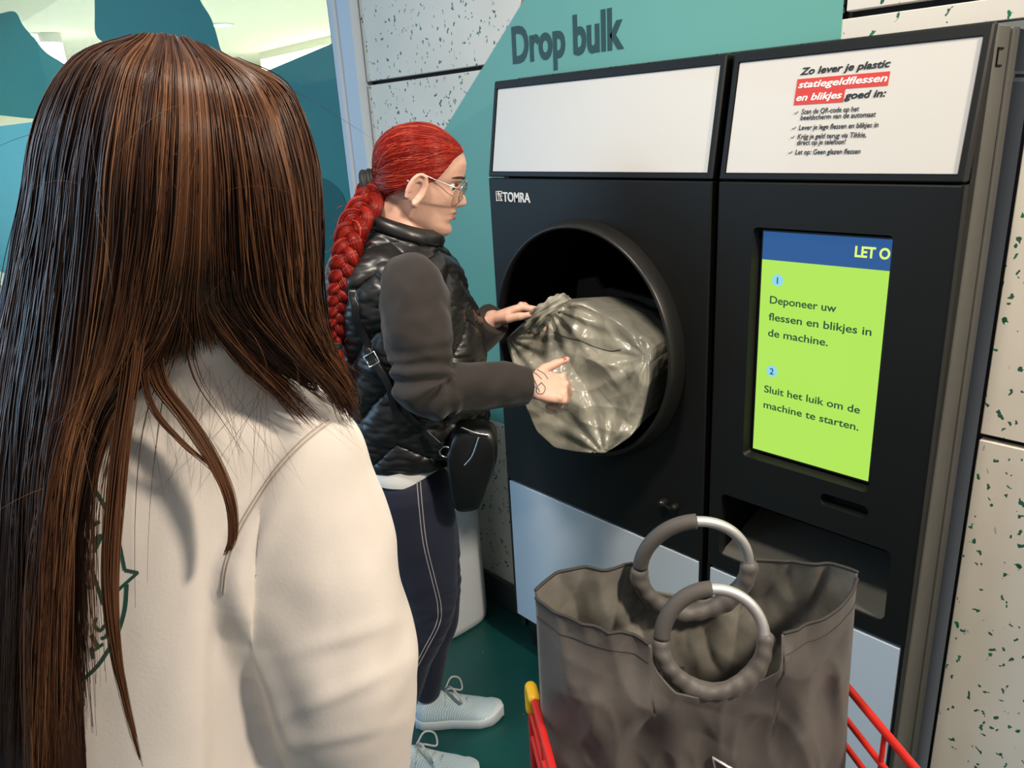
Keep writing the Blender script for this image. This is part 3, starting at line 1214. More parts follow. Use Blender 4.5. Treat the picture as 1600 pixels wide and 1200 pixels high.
def hand(wr, d, n, sgn, curls, thumb, scale=1.0, spread=0.0):
    """wr wrist, d towards the fingers, n out of the back of the hand, sgn: thumb side = sgn*(d x n)"""
    d = unit(d)
    n = unit(np.asarray(n) - d * (np.asarray(n) @ d))
    s = np.cross(d, n) * sgn
    k = scale
    P = lambda a, b, c: np.asarray(wr) + (d * a + s * b + n * c) * k
    rings = []
    for a, hw, ht, off in ((-.035, .024, .019, 0), (-.01, .0255, .0175, 0), (.015, .030, .0165, 0), (.045, .037, .0155, 0), (.07, .039, .014, 0), (.086, .0375, .011, -.002), (.092, .034, .006, -.003)):
        rings.append(ellipse(P(a, off, 0), s * hw * k, n * ht * k, 24, .85))
    parts = [loft(rings)]
    nails = []
    base = [(.084, .0285, .070), (.090, .0095, .079), (.086, -.0105, .073), (.075, -.0285, .057)]
    for i, ((a, b, ln), cu) in enumerate(zip(base, curls)):
        p = P(a - .012, b, -.001)
        ang = 0.0
        pts, rad = [p], [.0095 * k]
        w_ = (.0098, .0098, .0092, .0082)[i] * k
        sp = spread * (1.5 - i) * .06
        for j, (fr_, c_) in enumerate(zip((.46, .30, .24), cu)):
            ang += math.radians(c_)
            dd = d * math.cos(ang) - n * math.sin(ang) + s * sp
            step = ln * fr_ * k + (.012 * k if j == 0 else 0)
            if j == 0:
                pts.append(p + d * .012 * k)
                rad.append(w_)
                p = p + d * .012 * k
                step -= .012 * k
            pts.append(p + unit(dd) * step * .5)
            rad.append(w_ * (.92, .88, .86)[j])
            p = p + unit(dd) * step
            pts.append(p)
            rad.append(w_ * (.98, .9, .72)[j])
        nn = unit(n * math.cos(ang) + d * math.sin(ang))
        nails.append((p - unit(dd) * .004 * k + nn * w_ * .62, unit(dd), nn))
        parts.append(tube(pts, rad, 12))
        parts.append(ball(P(a - .002, b, .0055), .0088 * k, 12))
    # thumb leaves the side of the palm near its base
    p = P(.016, .020, -.006)
    pts, rad = [P(.0, .008, -.004), p], [.013 * k, .0135 * k]
    for (ta, tb, tc), ln, w_ in zip(thumb, (.040, .031, .025), (.0125, .0105, .0078)):
        dd = unit(d * ta + s * tb + n * tc)
        pts += [p + dd * ln * k * .5, p + dd * ln * k]
        rad += [w_ * k * .98, w_ * k]
        p = p + dd * ln * k
    nn = unit(n + s * .3 - dd * ((n + s * .3) @ dd))
    nails.append((p - dd * .005 * k + nn * .0062 * k, dd, nn))
    parts.append(tube(pts, rad, 14))
    return parts, nails


def nail_shape(nl, k=1.0):
    p, d, n = nl
    s = np.cross(d, n)
    return loft([ellipse(p + n * h, d * .0065 * k * e, s * .0048 * k * e, 14) for h, e in ((-.0018, 1), (.0, 1), (.0009, .7))])


def foot(heel, d, lat):
    """bare foot inside the shoe"""
    d, lat = unit(d), unit(lat)
    u = V(0, 0, 1)
    r_ = []
    for a, hw, h in ((0.0, .018, .035), (.02, .028, .06), (.06, .031, .075), (.11, .034, .055), (.16, .039, .036), (.2, .036, .026), (.225, .022, .018)):
        r_.append(ellipse(heel + d * a + u * (h / 2 + .018), lat * hw, u * h / 2, 20))
    return loft(r_)


def skin_mat(name, col):
    k = NT(name)
    nzz = k.noise(k.coords(), 60, 4)
    c = lin(col)
    k.l(k.ramp(nzz.outputs['Fac'], [(0.25, tuple(x * .93 for x in c[:3])), (0.75, tuple(min(1, x * 1.05) for x in c[:3]))]), k.b.inputs['Base Color'])
    k.b.inputs['Roughness'].default_value = 0.48
    k.b.inputs['Subsurface Weight'].default_value = 0.18
    k.b.inputs['Subsurface Radius'].default_value = (0.012, 0.005, 0.003)
    k.b.inputs['Subsurface Scale'].default_value = 0.5
    nb = k.noise(k.coords(), 500, 2)
    k.bump(nb.outputs['Fac'], 0.08, 0.0006)
    return k.m


M['skin'] = skin_mat('warm_skin', '#d8ab97')
M['skin_b'] = skin_mat('light_skin', '#dbb096')
M['nail_red'] = mat('red_nail_polish', '#b5382f', 0.2, coat=0.4)
M['nail'] = mat('pale_nail', '#e3b9a6', 0.3)
M['eye'] = mat('eye_white', '#e8e2dc', 0.15)
M['iris'] = mat('brown_iris', '#3a2418', 0.15)
M['brow'] = mat('dark_brow_hair', '#3a2019', 0.6)
M['lip'] = mat('rose_lips', '#b46f68', 0.4)
M['ink_tattoo'] = mat('blue_grey_tattoo', '#5d5f6e', 0.55)
M['puffer'] = mat('black_quilted_nylon', '#1b1b1c', 0.36, spec=0.55, bump=(160, 0.12, 0.0010))
M['jersey'] = mat('black_brown_jersey', '#231d1a', 0.85, sheen=0.15, bump=(420, 0.25, 0.0008))
M['denim'] = mat('navy_stretch_denim', '#11162e', 0.75, sheen=0.08, bump=(520, 0.2, 0.0006), vary=(7, 0.10))
M['stitch'] = mat('pale_thread', '#a9a7a6', 0.7)
M['shirt'] = mat('white_cotton', '#dfe2e2', 0.8, bump=(60, 0.2, 0.002))
M['knit'] = NT('pale_blue_knit').m
M['sole'] = mat('white_rubber', '#c9d2d6', 0.5)
M['lace'] = mat('grey_lace', '#b9bdbb', 0.8)
M['leather'] = mat('black_leather', '#0f1112', 0.36, bump=(260, 0.25, 0.0008))
M['metal'] = mat('silver_hardware', '#c5c6c4', 0.22, metal=1.0)
M['lens'] = pane_mat('clear_lens', (0.97, 0.97, 0.95))
M['elastic'] = mat('black_elastic', '#1a1919', 0.6, bump=(300, 0.4, 0.001))


def knit_mat():
    k = NT('pale_blue_knit_upper')
    wv = k.n('ShaderNodeTexWave', wave_type='BANDS')
    k.val(wv, 'Scale', 70)
    k.val(wv, 'Distortion', 3)
    k.l(k.coords(), wv.inputs['Vector'])
    k.l(k.ramp(wv.outputs['Fac'], [(0.3, lin('#9fbfca')), (0.7, lin('#d5dfe2'))]), k.b.inputs['Base Color'])
    k.b.inputs['Roughness'].default_value = 0.85
    k.bump(wv.outputs['Fac'], 0.4, 0.001)
    return k.m


M['knit'] = knit_mat()
M['hair_red'] = hair_mat('dyed_red_hair', [(0.0, lin('#3d0806')), (0.35, lin('#78150f')), (0.7, lin('#9c2a20')), (1.0, lin('#d25a40'))], 0.28)
M['hair_brown'] = hair_mat('dark_brown_hair', [(0.0, lin('#1c0f09')), (0.35, lin('#482d20')), (0.7, lin('#67452f')), (1.0, lin('#8d6142'))], 0.36)


def make_shoe(parent, heel, d, lat):
    """knit trainer from heel point on the floor; returns the upper"""
    d, lat = unit(d), unit(lat)
    u = V(0, 0, 1)
    heel = heel + d * .012
    sc = .9
    d_ = d
    d = d * sc
    outl = [(0.0, .022), (.02, .036), (.06, .038), (.11, .037), (.16, .043), (.2, .047), (.24, .040), (.262, .026), (.275, .010)]
    top = [(0.0, .085), (.02, .098), (.055, .100), (.085, .105), (.12, .092), (.16, .074), (.2, .058), (.24, .047), (.262, .040), (.275, .034)]
    rings = []
    for a in np.linspace(.002, .273, 40):
        hw = np.interp(a, [q[0] for q in outl], [q[1] for q in outl])
        h = np.interp(a, [q[0] for q in top], [q[1] for q in top])
        t_ = np.linspace(0, np.pi, 25)
        arch = np.array([heel + d * a + lat * (math.cos(x) * hw * (1 if math.sin(x) < .4 else .98)) * (1 - .28 * max(0, (h - .05) / .06) * math.sin(x)) + u * (.022 + (h - .022) * math.sin(x) ** .62) for x in t_])
        rings.append(np.vstack([arch, heel + d * a + u * .022 - lat * hw * .5, heel + d * a + u * .022 + lat * hw * .5]))
    up_ = obj('shoe', loft(rings), M['knit'], parent)
    up_['label'] = 'pale blue white knit trainer'
    # sole: welted outline, slightly flared
    so = []
    for z, e in ((0.0, .90), (.004, 1.0), (.018, 1.07), (.030, 1.06), (.034, .98)):
        t_ = []
        xs = np.concatenate([np.linspace(-.004, .279, 40), np.linspace(.279, -.004, 40)[1:-1]])
        for i, a in enumerate(xs):
            hw = np.interp(np.clip(a, 0, .275), [q[0] for q in outl], [q[1] for q in outl]) * e
            sg = 1 if i < 40 else -1
            t_.append(heel + d * a + lat * sg * hw + u * (z + (.012 * max(0, (a - .22) / .05) if z > 0.001 else .01 * max(0, (a - .24) / .035))))
        so.append(np.array(t_))
    obj('sole', loft(so), M['sole'], up_)
    for i, a in enumerate((.10, .122, .144, .166)):
        h = np.interp(a, [q[0] for q in top], [q[1] for q in top])
        obj('lace', tube([heel + d * (a - .004) + lat * .026 + u * (h - .022), heel + d * a + u * (h + .003), heel + d * (a + .006) - lat * .026 + u * (h - .022)], .0028, 8, 12), M['lace'], up_)
    kx = heel + d * .098 + u * .112
    for sg in (-1, 1):
        obj('lace_loop', tube([kx, kx + d * .02 + lat * sg * .02 + u * .022, kx + d * .045 + lat * sg * .038 + u * .002, kx + d * .05 + lat * sg * .03 - u * .03, kx + d * .02 + lat * sg * .014 - u * .012, kx], .0026, 8, 26), M['lace'], up_)
    return up_


def limb(a, b, ra, rb, bulge=0.0, m=9):
    t_ = np.linspace(0, 1, m)
    P = np.asarray(a) + (np.asarray(b) - np.asarray(a)) * t_[:, None]
    r = ra + (rb - ra) * t_ + bulge * np.sin(np.pi * t_ ** .8)
    return P, r


def chain(pts, rad, n=18, m=40):
    return tube(pts, rad, n, m)


# ------------------------------------------------------------------ woman at the machine
O1 = V(-1.42, .965, 0)
F1 = unit((.65, .76, 0))
R1 = V(F1[1], -F1[0], 0)
UP = V(0, 0, 1)


def W1(px, py, r=0.0):
    """point of the sight line in the upright plane r metres to her right"""
    d = ray(px, py)
    return CP + d * (((O1 + R1 * r - CP) @ R1) / (d @ R1))


lady = thing('person', 'woman with a long red braid and black quilted vest pushing a sack into the machine', 'person', (O1[0], O1[1], 0))
hd1 = Head(W1(703, 364), W1(728.5, 264), (.0785, .014), (.0885, .148), R1)
sh_r, el_r, wr_r = W1(642, 438, .165), W1(668, 606, .215), W1(822, 603, .140)
sh_l, el_l, wr_l = W1(650, 438, -.165), W1(705, 560, -.21), W1(770, 500, -.125)
neck0 = hd1.w(-.03, 0, .03)
neck1 = W1(632, 385)
body = hd1.parts()
body.append(chain([hd1.w(-.022, 0, .075), hd1.w(-.030, 0, .02), W1(640, 372), W1(630, 400)], [.05, .052, .057, .07], 24, 20))
# torso
tors = [(W1(632, 388), .06, .065), (W1(632, 405), .085, .13), (W1(634, 435), .10, .165), (W1(640, 490), .115, .165), (W1(646, 550), .112, .155), (W1(648, 620), .098, .14), (W1(640, 690), .105, .155), (W1(638, 750), .118, .17), (W1(640, 800), .115, .172), (W1(644, 830), .09, .14)]
body.append(loft([ellipse(c, F1 * a, R1 * b, 36) for c, a, b in tors]))
hip_r, kn_r, an_r = W1(640, 775, .088), W1(668, 950, .092), W1(616, 1138, .095)
hip_l, kn_l, an_l = W1(648, 775, -.088), W1(680, 955, -.09), W1(668, 1082, -.092)
for h_, k_, a_n in ((hip_r, kn_r, an_r), (hip_l, kn_l, an_l)):
    body.append(chain([h_, (h_ + k_) / 2, k_, k_ * .62 + a_n * .38 - F1 * .012, a_n], [.086, .074, .05, .05, .032]))
for s_, e_, w_ in ((sh_r, el_r, wr_r), (sh_l, el_l, wr_l)):
    body.append(chain([s_ * .75 + neck1 * .25 - UP * .03, s_ - UP * .012, (s_ + e_) / 2, e_, e_ * .65 + w_ * .35, w_], [.04, .043, .042, .037, .037, .025]))
hr_d = unit(F1 * 1.0 - UP * .16 + R1 * -.06)
hpR, nlR = hand(wr_r, hr_d, unit(R1 * .62 + UP * .75), -1, [(58, 62, 40), (66, 68, 42), (72, 70, 42), (76, 70, 40)], [(.66, .74, .10), (.88, .46, .14), (.93, .34, .22)], .98)
hl_d = unit(F1 * .93 + UP * .30 - R1 * -.05)
hpL, nlL = hand(wr_l, hl_d, unit(UP * .85 - R1 * .35 - F1 * .1), 1, [(32, 34, 18), (44, 40, 26), (54, 46, 30), (60, 46, 30)], [(.7, .66, -.28), (.93, .22, -.22), (.95, .05, -.2)], .98)
body += hpR + hpL
heel_r = V(*(an_r - F1 * .045)[:2], 0)
heel_l = V(*(W1(668, 1082, -.092) - F1 * .05)[:2], 0)
fd_r, fd_l = unit(F1 + R1 * .12), unit(F1 - R1 * .02)
for h_, d_ in ((heel_r, fd_r), (heel_l, fd_l)):
    body.append(foot(h_ + d_ * .012, d_, V(d_[1], -d_[0], 0)))
bme = fuse(body, .0027, 5)
bo = obj('body', bme, M['skin'], lady)
bv1 = bvh_of(bme)

for sx in (-1, 1):
    ey = obj('eye', ball(hd1.w(.0605, .031 * sx, .111), .0118 * hd1.k, 18), M['eye'], lady)
    ic = hd1.w(.0725, .032 * sx, .1085)
    obj('iris', ball(ic - hd1.F * .0035, .0052, 12), M['iris'], ey)
    lid = [hd1.w(.0775 - .0035 * abs(t_), (.031 + .013 * t_) * sx, .1155 - .004 * t_ * t_) for t_ in np.linspace(-1, 1, 9)]
    obj('eyelashes', tube(lid, .0017, 8), M['brow'], lady)
    br = []
    for t_ in np.linspace(-1, 1, 11):
        l_ = (.032 + .020 * t_) * sx
        q0 = Vector(hd1.w(.15, l_, .1285 + .003 * (1 - t_ * t_)))
        loc, nn, _, _ = bv1.ray_cast(q0, Vector(-hd1.F))
        if loc is not None:
            br.append(np.array(loc) + np.array(nn) * .0006)
    obj('eyebrow', tube(br, [.0012] + [.0026] * (len(br) - 3) + [.0018, .001], 8), M['brow'], lady)
lp_ = []
for uu, rr_ in ((.0585, .0036), (.0468, .0042)):
    q_ = []
    for t_ in np.linspace(-1, 1, 13):
        loc, nn, _, _ = bv1.ray_cast(Vector(hd1.w(.16, .021 * t_, uu - .002 * t_ * t_ * (1 if uu > .05 else -2))), Vector(-hd1.F))
        q_.append(np.array(loc) - hd1.F * .0022)
    obj('lip', tube(q_, [rr_ * (1 - .72 * abs(t_) ** 1.6) for t_ in np.linspace(-1, 1, 13)], 10), M['lip'], lady)
for i, nl in enumerate(nlR):
    obj('fingernail', nail_shape(nl), M['nail_red'], lady)['label'] = 'red polished nail'
for i, nl in enumerate(nlL):
    obj('fingernail', nail_shape(nl), M['nail'], lady)

# hair: swept back over the skull to the tie
tie_d = W1(606, 283, 0)
cen = hd1.w(-.008, 0, .115)


def skull(dv, off):
    loc, nn, _, _ = bv1.ray_cast(Vector(cen), Vector(unit(dv)))
    return np.array(loc) + unit(dv) * off


def skin_r(f, l, u):
    """local skull point outwards, from the analytic rings (no ears)"""
    return hd1.w(f, l, u)


head_only = mesh(loft([np.array([hd1.w(*p) for p in r]) for r in HEAD_RINGS]))
bvh_head = bvh_of(head_only)


def on_head(dv, off):
    loc, nn, _, _ = bvh_head.ray_cast(Vector(cen), Vector(unit(dv)))
    return np.array(loc) + unit(dv) * off


def hairline(side, t):
    """hairline from the middle of the forehead (t=0) over temple and ear to the nape (t=1), local coordinates"""
    ks = [0, .18, .34, .46, .55, .63, .74, .86, 1.0]
    f = np.interp(t, ks, [.075, .070, .056, .046, .034, .018, -.022, -.045, -.062])
    l = np.interp(t, ks, [.0, .030, .050, .060, .066, .069, .066, .056, .0])
    u = np.interp(t, ks, [.178, .175, .160, .140, .118, .124, .098, .078, .060])
    return hd1.w(f, l * side, u)


NS, KS = 3600, 18
P = np.zeros((NS, KS, 3))
tint = np.zeros(NS)
gr = rng.random(NS)
for i in range(NS):
    sd_ = 1 if rng.random() < .5 else -1
    t0 = gr[i] ** .9
    a_d = unit(hairline(sd_, t0) - cen)
    # some strands start higher on the scalp
    hi_ = rng.random() ** 2.0 * .9
    top_d = unit(hd1.w(.02, .01 * sd_, .24) - cen)
    if rng.random() < .35:
        a_d = unit(a_d * (1 - hi_) + top_d * hi_)
    b_d = unit(tie_d + (hd1.L * rng.normal(0, .008) + hd1.U * rng.normal(0, .008)) - cen)
    om = math.acos(np.clip(a_d @ b_d, -1, 1))
    wv = .0025 * math.sin(gr[i] * 90)
    lift = rng.random() * .003
    for k in range(KS):
        s_ = k / (KS - 1)
        dv = (math.sin((1 - s_) * om) * a_d + math.sin(s_ * om) * b_d) / max(math.sin(om), 1e-4)
        dv = unit(dv + hd1.U * .12 * math.sin(math.pi * s_) * (1 if t0 > .3 else 0.2))
        off = .0010 + (.0034 + lift * .7) * math.sin(math.pi * min(1, s_ * 1.15 + .02)) ** .5 + wv * .5 * math.sin(math.pi * s_) + .003 * s_
        pt_ = on_head(dv, 0)
        off *= 1 - .8 * math.exp(-(min(np.linalg.norm(pt_ - hd1.w(.002, .072, .105)), np.linalg.norm(pt_ - hd1.w(.002, -.072, .105))) / .026) ** 2)
        P[i, k] = pt_ + dv * off
    tint[i] = np.clip(.55 + .22 * math.sin(gr[i] * 140) + rng.normal(0, .16), 0, 1)
hm = strand_mesh(P, rng.uniform(.0008, .0014, NS), tint)
# dense cap below the strands
cap_v, cap_f = [], []
nr, nc = 40, 22
grid = {}
for i in range(nr + 1):
    for j in range(2 * nc + 1):
        sd_ = -1 if j < nc else 1
        t0 = abs(j - nc) / nc
        a_d = unit(hairline(sd_, t0) - cen)
        b_d = unit(tie_d - cen)
        om = math.acos(np.clip(a_d @ b_d, -1, 1))
        s_ = i / nr
        dv = (math.sin((1 - s_) * om) * a_d + math.sin(s_ * om) * b_d) / max(math.sin(om), 1e-4)
        dv = unit(dv + hd1.U * .12 * math.sin(math.pi * s_) * (1 if t0 > .3 else 0.2))
        pt_ = on_head(dv, 0)
        ek = 1 - .85 * math.exp(-(min(np.linalg.norm(pt_ - hd1.w(.002, .072, .105)), np.linalg.norm(pt_ - hd1.w(.002, -.072, .105))) / .026) ** 2)
        cap_v.append(on_head(dv, .0006 + ek * .0028 * math.sin(math.pi * min(1, s_ * 1.1 + .02)) ** .5))
for i in range(nr):
    for j in range(2 * nc):
        q_ = i * (2 * nc + 1) + j
        cap_f.append((q_, q_ + 1, q_ + 2 * nc + 2, q_ + 2 * nc + 1))
merge_into(hm, (cap_v, cap_f), .25)
obj('hair', hm, M['hair_red'], lady)
tdir = unit(tie_d - cen)
tp = on_head(tdir, .014)
obj('hair_tie', join([tube(ellipse(tp + tdir * (-.006 + .0065 * q), unit(np.cross(tdir, R1)) * (.0245 + .0015 * (q % 2)), R1 * (.0245 + .0015 * (q % 2)), 28), .0075, 10, closed=True) for q in range(4)]), M['elastic'], lady)

# braid: three plaited strands made of many hairs
bp = [tp + tdir * .016, W1(580, 310, .03), W1(563, 336, .08), W1(549, 364, .12), W1(541, 400, .145), W1(535, 435, .15), W1(530, 470, .15), W1(527, 505, .15), W1(525, 543, .15)]
BP = spline(bp, 120)
BT = np.gradient(BP, axis=0)
BT /= np.linalg.norm(BT, axis=1)[:, None]
vw = unit(R1 * .9 + UP * .2)
BL = np.cross(BT, vw)
BL /= np.linalg.norm(BL, axis=1)[:, None]
BD = np.cross(BL, BT)
tt = np.linspace(0, 1, 120)
amp = np.interp(tt, [0, .08, .2, .6, .92, 1], [.008, .017, .019, .016, .011, .006])
th_ = np.interp(tt, [0, .08, .2, .6, .92, 1], [.012, .0195, .0195, .016, .0105, .006])
ph = np.cumsum(np.interp(tt, [0, 1], [.17, .30]))
sets = []
tints = []
for s3 in range(3):
    a0 = ph + s3 * 2 * math.pi / 3
    ctr = BP + BL * (amp * np.sin(a0))[:, None] + BD * (amp * .62 * np.sin(2 * a0))[:, None]
    ct = np.gradient(ctr, axis=0)
    ct /= np.linalg.norm(ct, axis=1)[:, None]
    n1 = np.cross(ct, vw)
    n1 /= np.linalg.norm(n1, axis=1)[:, None]
    n2 = np.cross(ct, n1)
    for q in range(230):
        a1, rd = rng.random() * 6.283, math.sqrt(rng.uniform(.45, 1.0))
        jit = 1 + .08 * np.sin(tt * rng.uniform(10, 40) + rng.random() * 6)
        sets.append(ctr + n1 * (math.cos(a1) * rd * th_ * .78 * jit)[:, None] + n2 * (math.sin(a1) * rd * th_ * .72 * jit)[:, None])
        tints.append(np.clip(.5 + .2 * math.cos(a1 * 3) + rng.normal(0, .15), 0, 1))
bm_ = strand_mesh(np.array(sets), rng.uniform(.0008, .0013, len(sets)), np.array(tints))
for s3 in range(3):
    a0 = ph + s3 * 2 * math.pi / 3
    ctr = BP + BL * (amp * np.sin(a0))[:, None] + BD * (amp * .62 * np.sin(2 * a0))[:, None]
    merge_into(bm_, tube(ctr, th_ * .66, 10), .2)
# stray hairs along the braid
fly = []
for q in range(160):
    i = rng.integers(4, 115)
    p0_ = BP[i] + BL[i] * rng.normal(0, th_[i])
    dr_ = unit(BT[i] * rng.uniform(-.2, 1) + BL[i] * rng.normal(0, 1) + vw * abs(rng.normal(0, .6)))
    ln = rng.uniform(.012, .03)
    fly.append(np.array([p0_ + dr_ * ln * s_ - UP * .01 * s_ * s_ for s_ in np.linspace(0, 1, 120)]))
bo2 = obj('braid', bm_, M['hair_red'], lady)
f_ = strand_mesh(np.array(fly)[:, ::12], np.full(160, .0004), rng.uniform(.5, 1, 160))
obj('stray_hair', f_, M['hair_red'], bo2)['kind'] = 'stuff'
obj('hair_tie', join([tube(ellipse(BP[-4] + BT[-4] * .004 * q, BL[-4] * .0105, BD[-4] * .0105, 20), .0035, 8, closed=True) for q in range(3)]), M['elastic'], lady)
tf = []
for q in range(420):
    a1, rd = rng.random() * 6.283, math.sqrt(rng.random())
    o_ = BL[-1] * math.cos(a1) * rd + BD[-1] * math.sin(a1) * rd
    e_ = W1(527 + rng.normal(0, 3), 612 + rng.normal(0, 14), .15)
    pts = [BP[-4] + o_ * .006, BP[-1] + BT[-1] * .018 + o_ * .017, (BP[-1] + e_) / 2 + o_ * .019, e_ + o_ * .012]
    tf.append(spline(pts, 14))
obj('braid_tail', strand_mesh(np.array(tf), rng.uniform(.0008, .0013, 420), np.clip(rng.normal(.5, .18, 420), 0, 1)), M['hair_red'], lady)

# clothes ---------------------------------------------------------------


def sil_rings(rows, m, R_, sq=.9, n=220):
    """rows: (back px, front px, half width) -> interpolated rings; the plane r=0 carries both silhouettes"""
    S = []
    for b_, f__, hw in rows:
        pb_, pf_ = W1(*b_), W1(*f__)
        S.append(np.concatenate([pb_, pf_, [hw]]))
    S = spline(S, m)
    return [ellipse((q[:3] + q[3:6]) / 2, (q[3:6] - q[:3]) / 2, R_ * q[6], n, sq) for q in S]


vrows = [((556, 716), (752, 684), .150), ((548, 690), (760, 660), .176), ((545, 650), (752, 628), .182), ((543, 600), (748, 588), .182), ((536, 550), (752, 550), .184), ((527, 500), (746, 508), .186),
         ((522, 455), (732, 468), .190), ((520, 415), (716, 430), .185), ((535, 385), (702, 406), .150), ((560, 363), (692, 392), .105), ((578, 350), (688, 384), .088)]
vr = sil_rings(vrows, 190, R1)
vv = []
for i, ring in enumerate(vr):
    c = ring.mean(0)
    s_ = i / 189
    out = []
    for j, p in enumerate(ring):
        a_ = j / 220 * 2 * math.pi
        nn = unit(p - c)
        z = s_ * 5.4
        zig = abs(((a_ / (2 * math.pi) * 5 + .15) % 1) - .5) * 2
        q = (z + zig * .75) % 1
        q2 = (z - zig * .75 + .5) % 1
        puff = (math.sin(math.pi * q)) ** .45
        fade = 1 if s_ < .84 else max(0.25, 1 - (s_ - .84) / .1)
        wr_ = .0035 * nz(p, 26, 2) + .0035 * nz(p * V(1, 1, 2.2), 45, 5)
        edge = -.02 * max(0, 1 - s_ / .03)
        out.append(p + nn * ((.0175 * puff - .011) * fade + wr_ + edge))
    vv.append(np.array(out))
# padded collar rolled over the top edge
top = vr[-1]
c = top.mean(0)
for d1, d2 in ((.006, .012), (.004, .024), (-.006, .030), (-.016, .024), (-.022, .008), (-.024, -.02)):
    vv.append(np.array([p + unit(p - c) * d1 + UP * d2 for p in top]))
ve = obj('vest', loft(vv, cap=False), M['puffer'], lady)
ve['label'] = 'black quilted puffer vest'
sol = ve.modifiers.new('thick', 'SOLIDIFY')
sol.thickness = .006
sol.offset = -1


def sleeve(s_, e_, w_, seed, inner):
    pts = [inner - UP * .02, s_ - UP * .008, s_ * .66 + e_ * .34, s_ * .30 + e_ * .70, e_, e_ * .72 + w_ * .28, e_ * .35 + w_ * .65, w_ + (w_ - e_) * .015]
    rad = [.045, .064, .072, .069, .060, .056, .050, .043]
    S = spline(np.hstack([np.array(pts), np.array(rad)[:, None]]), 130)
    v, f = tube(S[:, :3], S[:, 3], 56, round_ends=False)
    v = np.array(v)
    out = []
    cr_ = np.random.default_rng(int(seed * 10))
    crs_ = [(cr_.uniform(.12, .9), cr_.uniform(0, 56), cr_.uniform(.6, 1.4) * cr_.choice([-1, 1]), cr_.choice([-1, 1]) * cr_.uniform(.10, .24)) for _ in range(30)]
    for i, p in enumerate(v):
        k = i // 56
        ja = i % 56
        c = S[k, :3]
        n_ = unit(p - c)
        t_ = k / 129
        fold = g_(t_ - .56, .11) * .0080 * math.sin(t_ * 105 + 2.2 * nz(p, 14, seed)) + .008 * nz(p * V(1, 1, .6), 12, seed) + .0035 * nz(p, 30, seed + 3)
        for ct_, ca_, sl_, am_ in crs_:
            du, dv_ = (t_ - ct_) * .52, ((ja - ca_ + 28) % 56 - 28) / 56 * .42
            fold += am_ * abs(du * .7 + dv_ * sl_ * .7) * math.exp(-(du * du + dv_ * dv_) / .0022)
        out.append(p + n_ * fold)
    return out, f


sl1_ = sleeve(sh_r, el_r, wr_r, 1.3, sh_r * .6 + neck1 * .4)
sl2_ = sleeve(sh_l, el_l, wr_l, 4.1, sh_l * .6 + neck1 * .4)
mid_t = loft([ellipse(c, F1 * (a + .012), R1 * (b + .012), 40) for c, a, b in tors[1:7]])
sw = fuse([sl1_, sl2_, mid_t], .004, 2)
so_ = obj('sweater', sw, M['jersey'], lady)
so_['label'] = 'black brown long sleeved top'
bv_sw = bvh_of(sw)

# white shirt hem below the vest
srows = [((566, 712), (700, 716), .166), ((566, 702), (701, 704), .166), ((568, 680), (702, 672), .160), ((570, 660), (700, 645), .155)]
sr_ = sil_rings(srows, 30, R1, .95, 120)
sv = [np.array([p + unit(p - r.mean(0)) * (.007 + .003 * nz(p, 14, 8)) for j, p in enumerate(r)]) for r in sr_]
so2 = obj('shirt', loft(sv, cap=False), M['shirt'], lady)
so2.modifiers.new('thick', 'SOLIDIFY').thickness = .003

# stretch jeans
lg = [loft([ellipse(W1(q[0], q[1]), F1 * q[2], R1 * q[3], 40, .95) for q in ((632, 690, .094, .150), (632, 720, .104, .160), (634, 760, .116, .172), (638, 800, .120, .176), (644, 838, .100, .15))])]
for h_, k_, a_n, q_ in ((hip_r, kn_r, an_r, 1), (hip_l, kn_l, an_l, 2)):
    lg.append(chain([h_ + UP * .02, h_ * .62 + k_ * .38 + F1 * .006, k_ + F1 * .004, k_ * .62 + a_n * .38 - F1 * .014, a_n + UP * .012], [.098, .090, .063, .061, .041], 40, 60))
lm = fuse(lg, .0045, 12)
for v, nv_ in zip(lm.vertices, [np.array(x.normal) for x in lm.vertices]):
    p = np.array(v.co)
    v.co = Vector(p + nv_ * (.0025 * nz(p * V(1, 1, .8), 16, 6) + .004 * nz(p * V(1, 1, 2.4), 20, 3) * g_(p[2] - .5, .10)))
lo_ = obj('jeans', lm, M['denim'], lady)
lo_['label'] = 'navy stretch jeans with pale seam stitching'
bv_lg = bvh_of(lm)
for dx in (-2.6, 2.6):
    ln_ = drape_line(bv_lg, [(653 + dx, 738), (657 + dx, 790), (664 + dx, 850), (677 + dx, 905), (686 + dx, 945), (684 + dx, 975), (664 + dx, 1015), (645 + dx, 1050)], .0008, 70)
    if len(ln_) > 3:
        obj('seam', tube(ln_, .0011, 6), M['stitch'], lo_)
for off in (0, 3):
    ln_ = drape_line(bv_lg, [(562, 738 + off), (578, 740 + off), (590 - off, 739 + off), (595 - off, 760), (597 - off, 782 - off), (583, 795 - off), (570, 798 - off)], .0008, 60)
    if len(ln_) > 3:
        obj('pocket_stitching', tube(ln_, .0010, 6), M['stitch'], lo_)
make_shoe(lady, heel_r, fd_r, V(fd_r[1], -fd_r[0], 0))
make_shoe(lady, heel_l, fd_l, V(fd_l[1], -fd_l[0], 0))

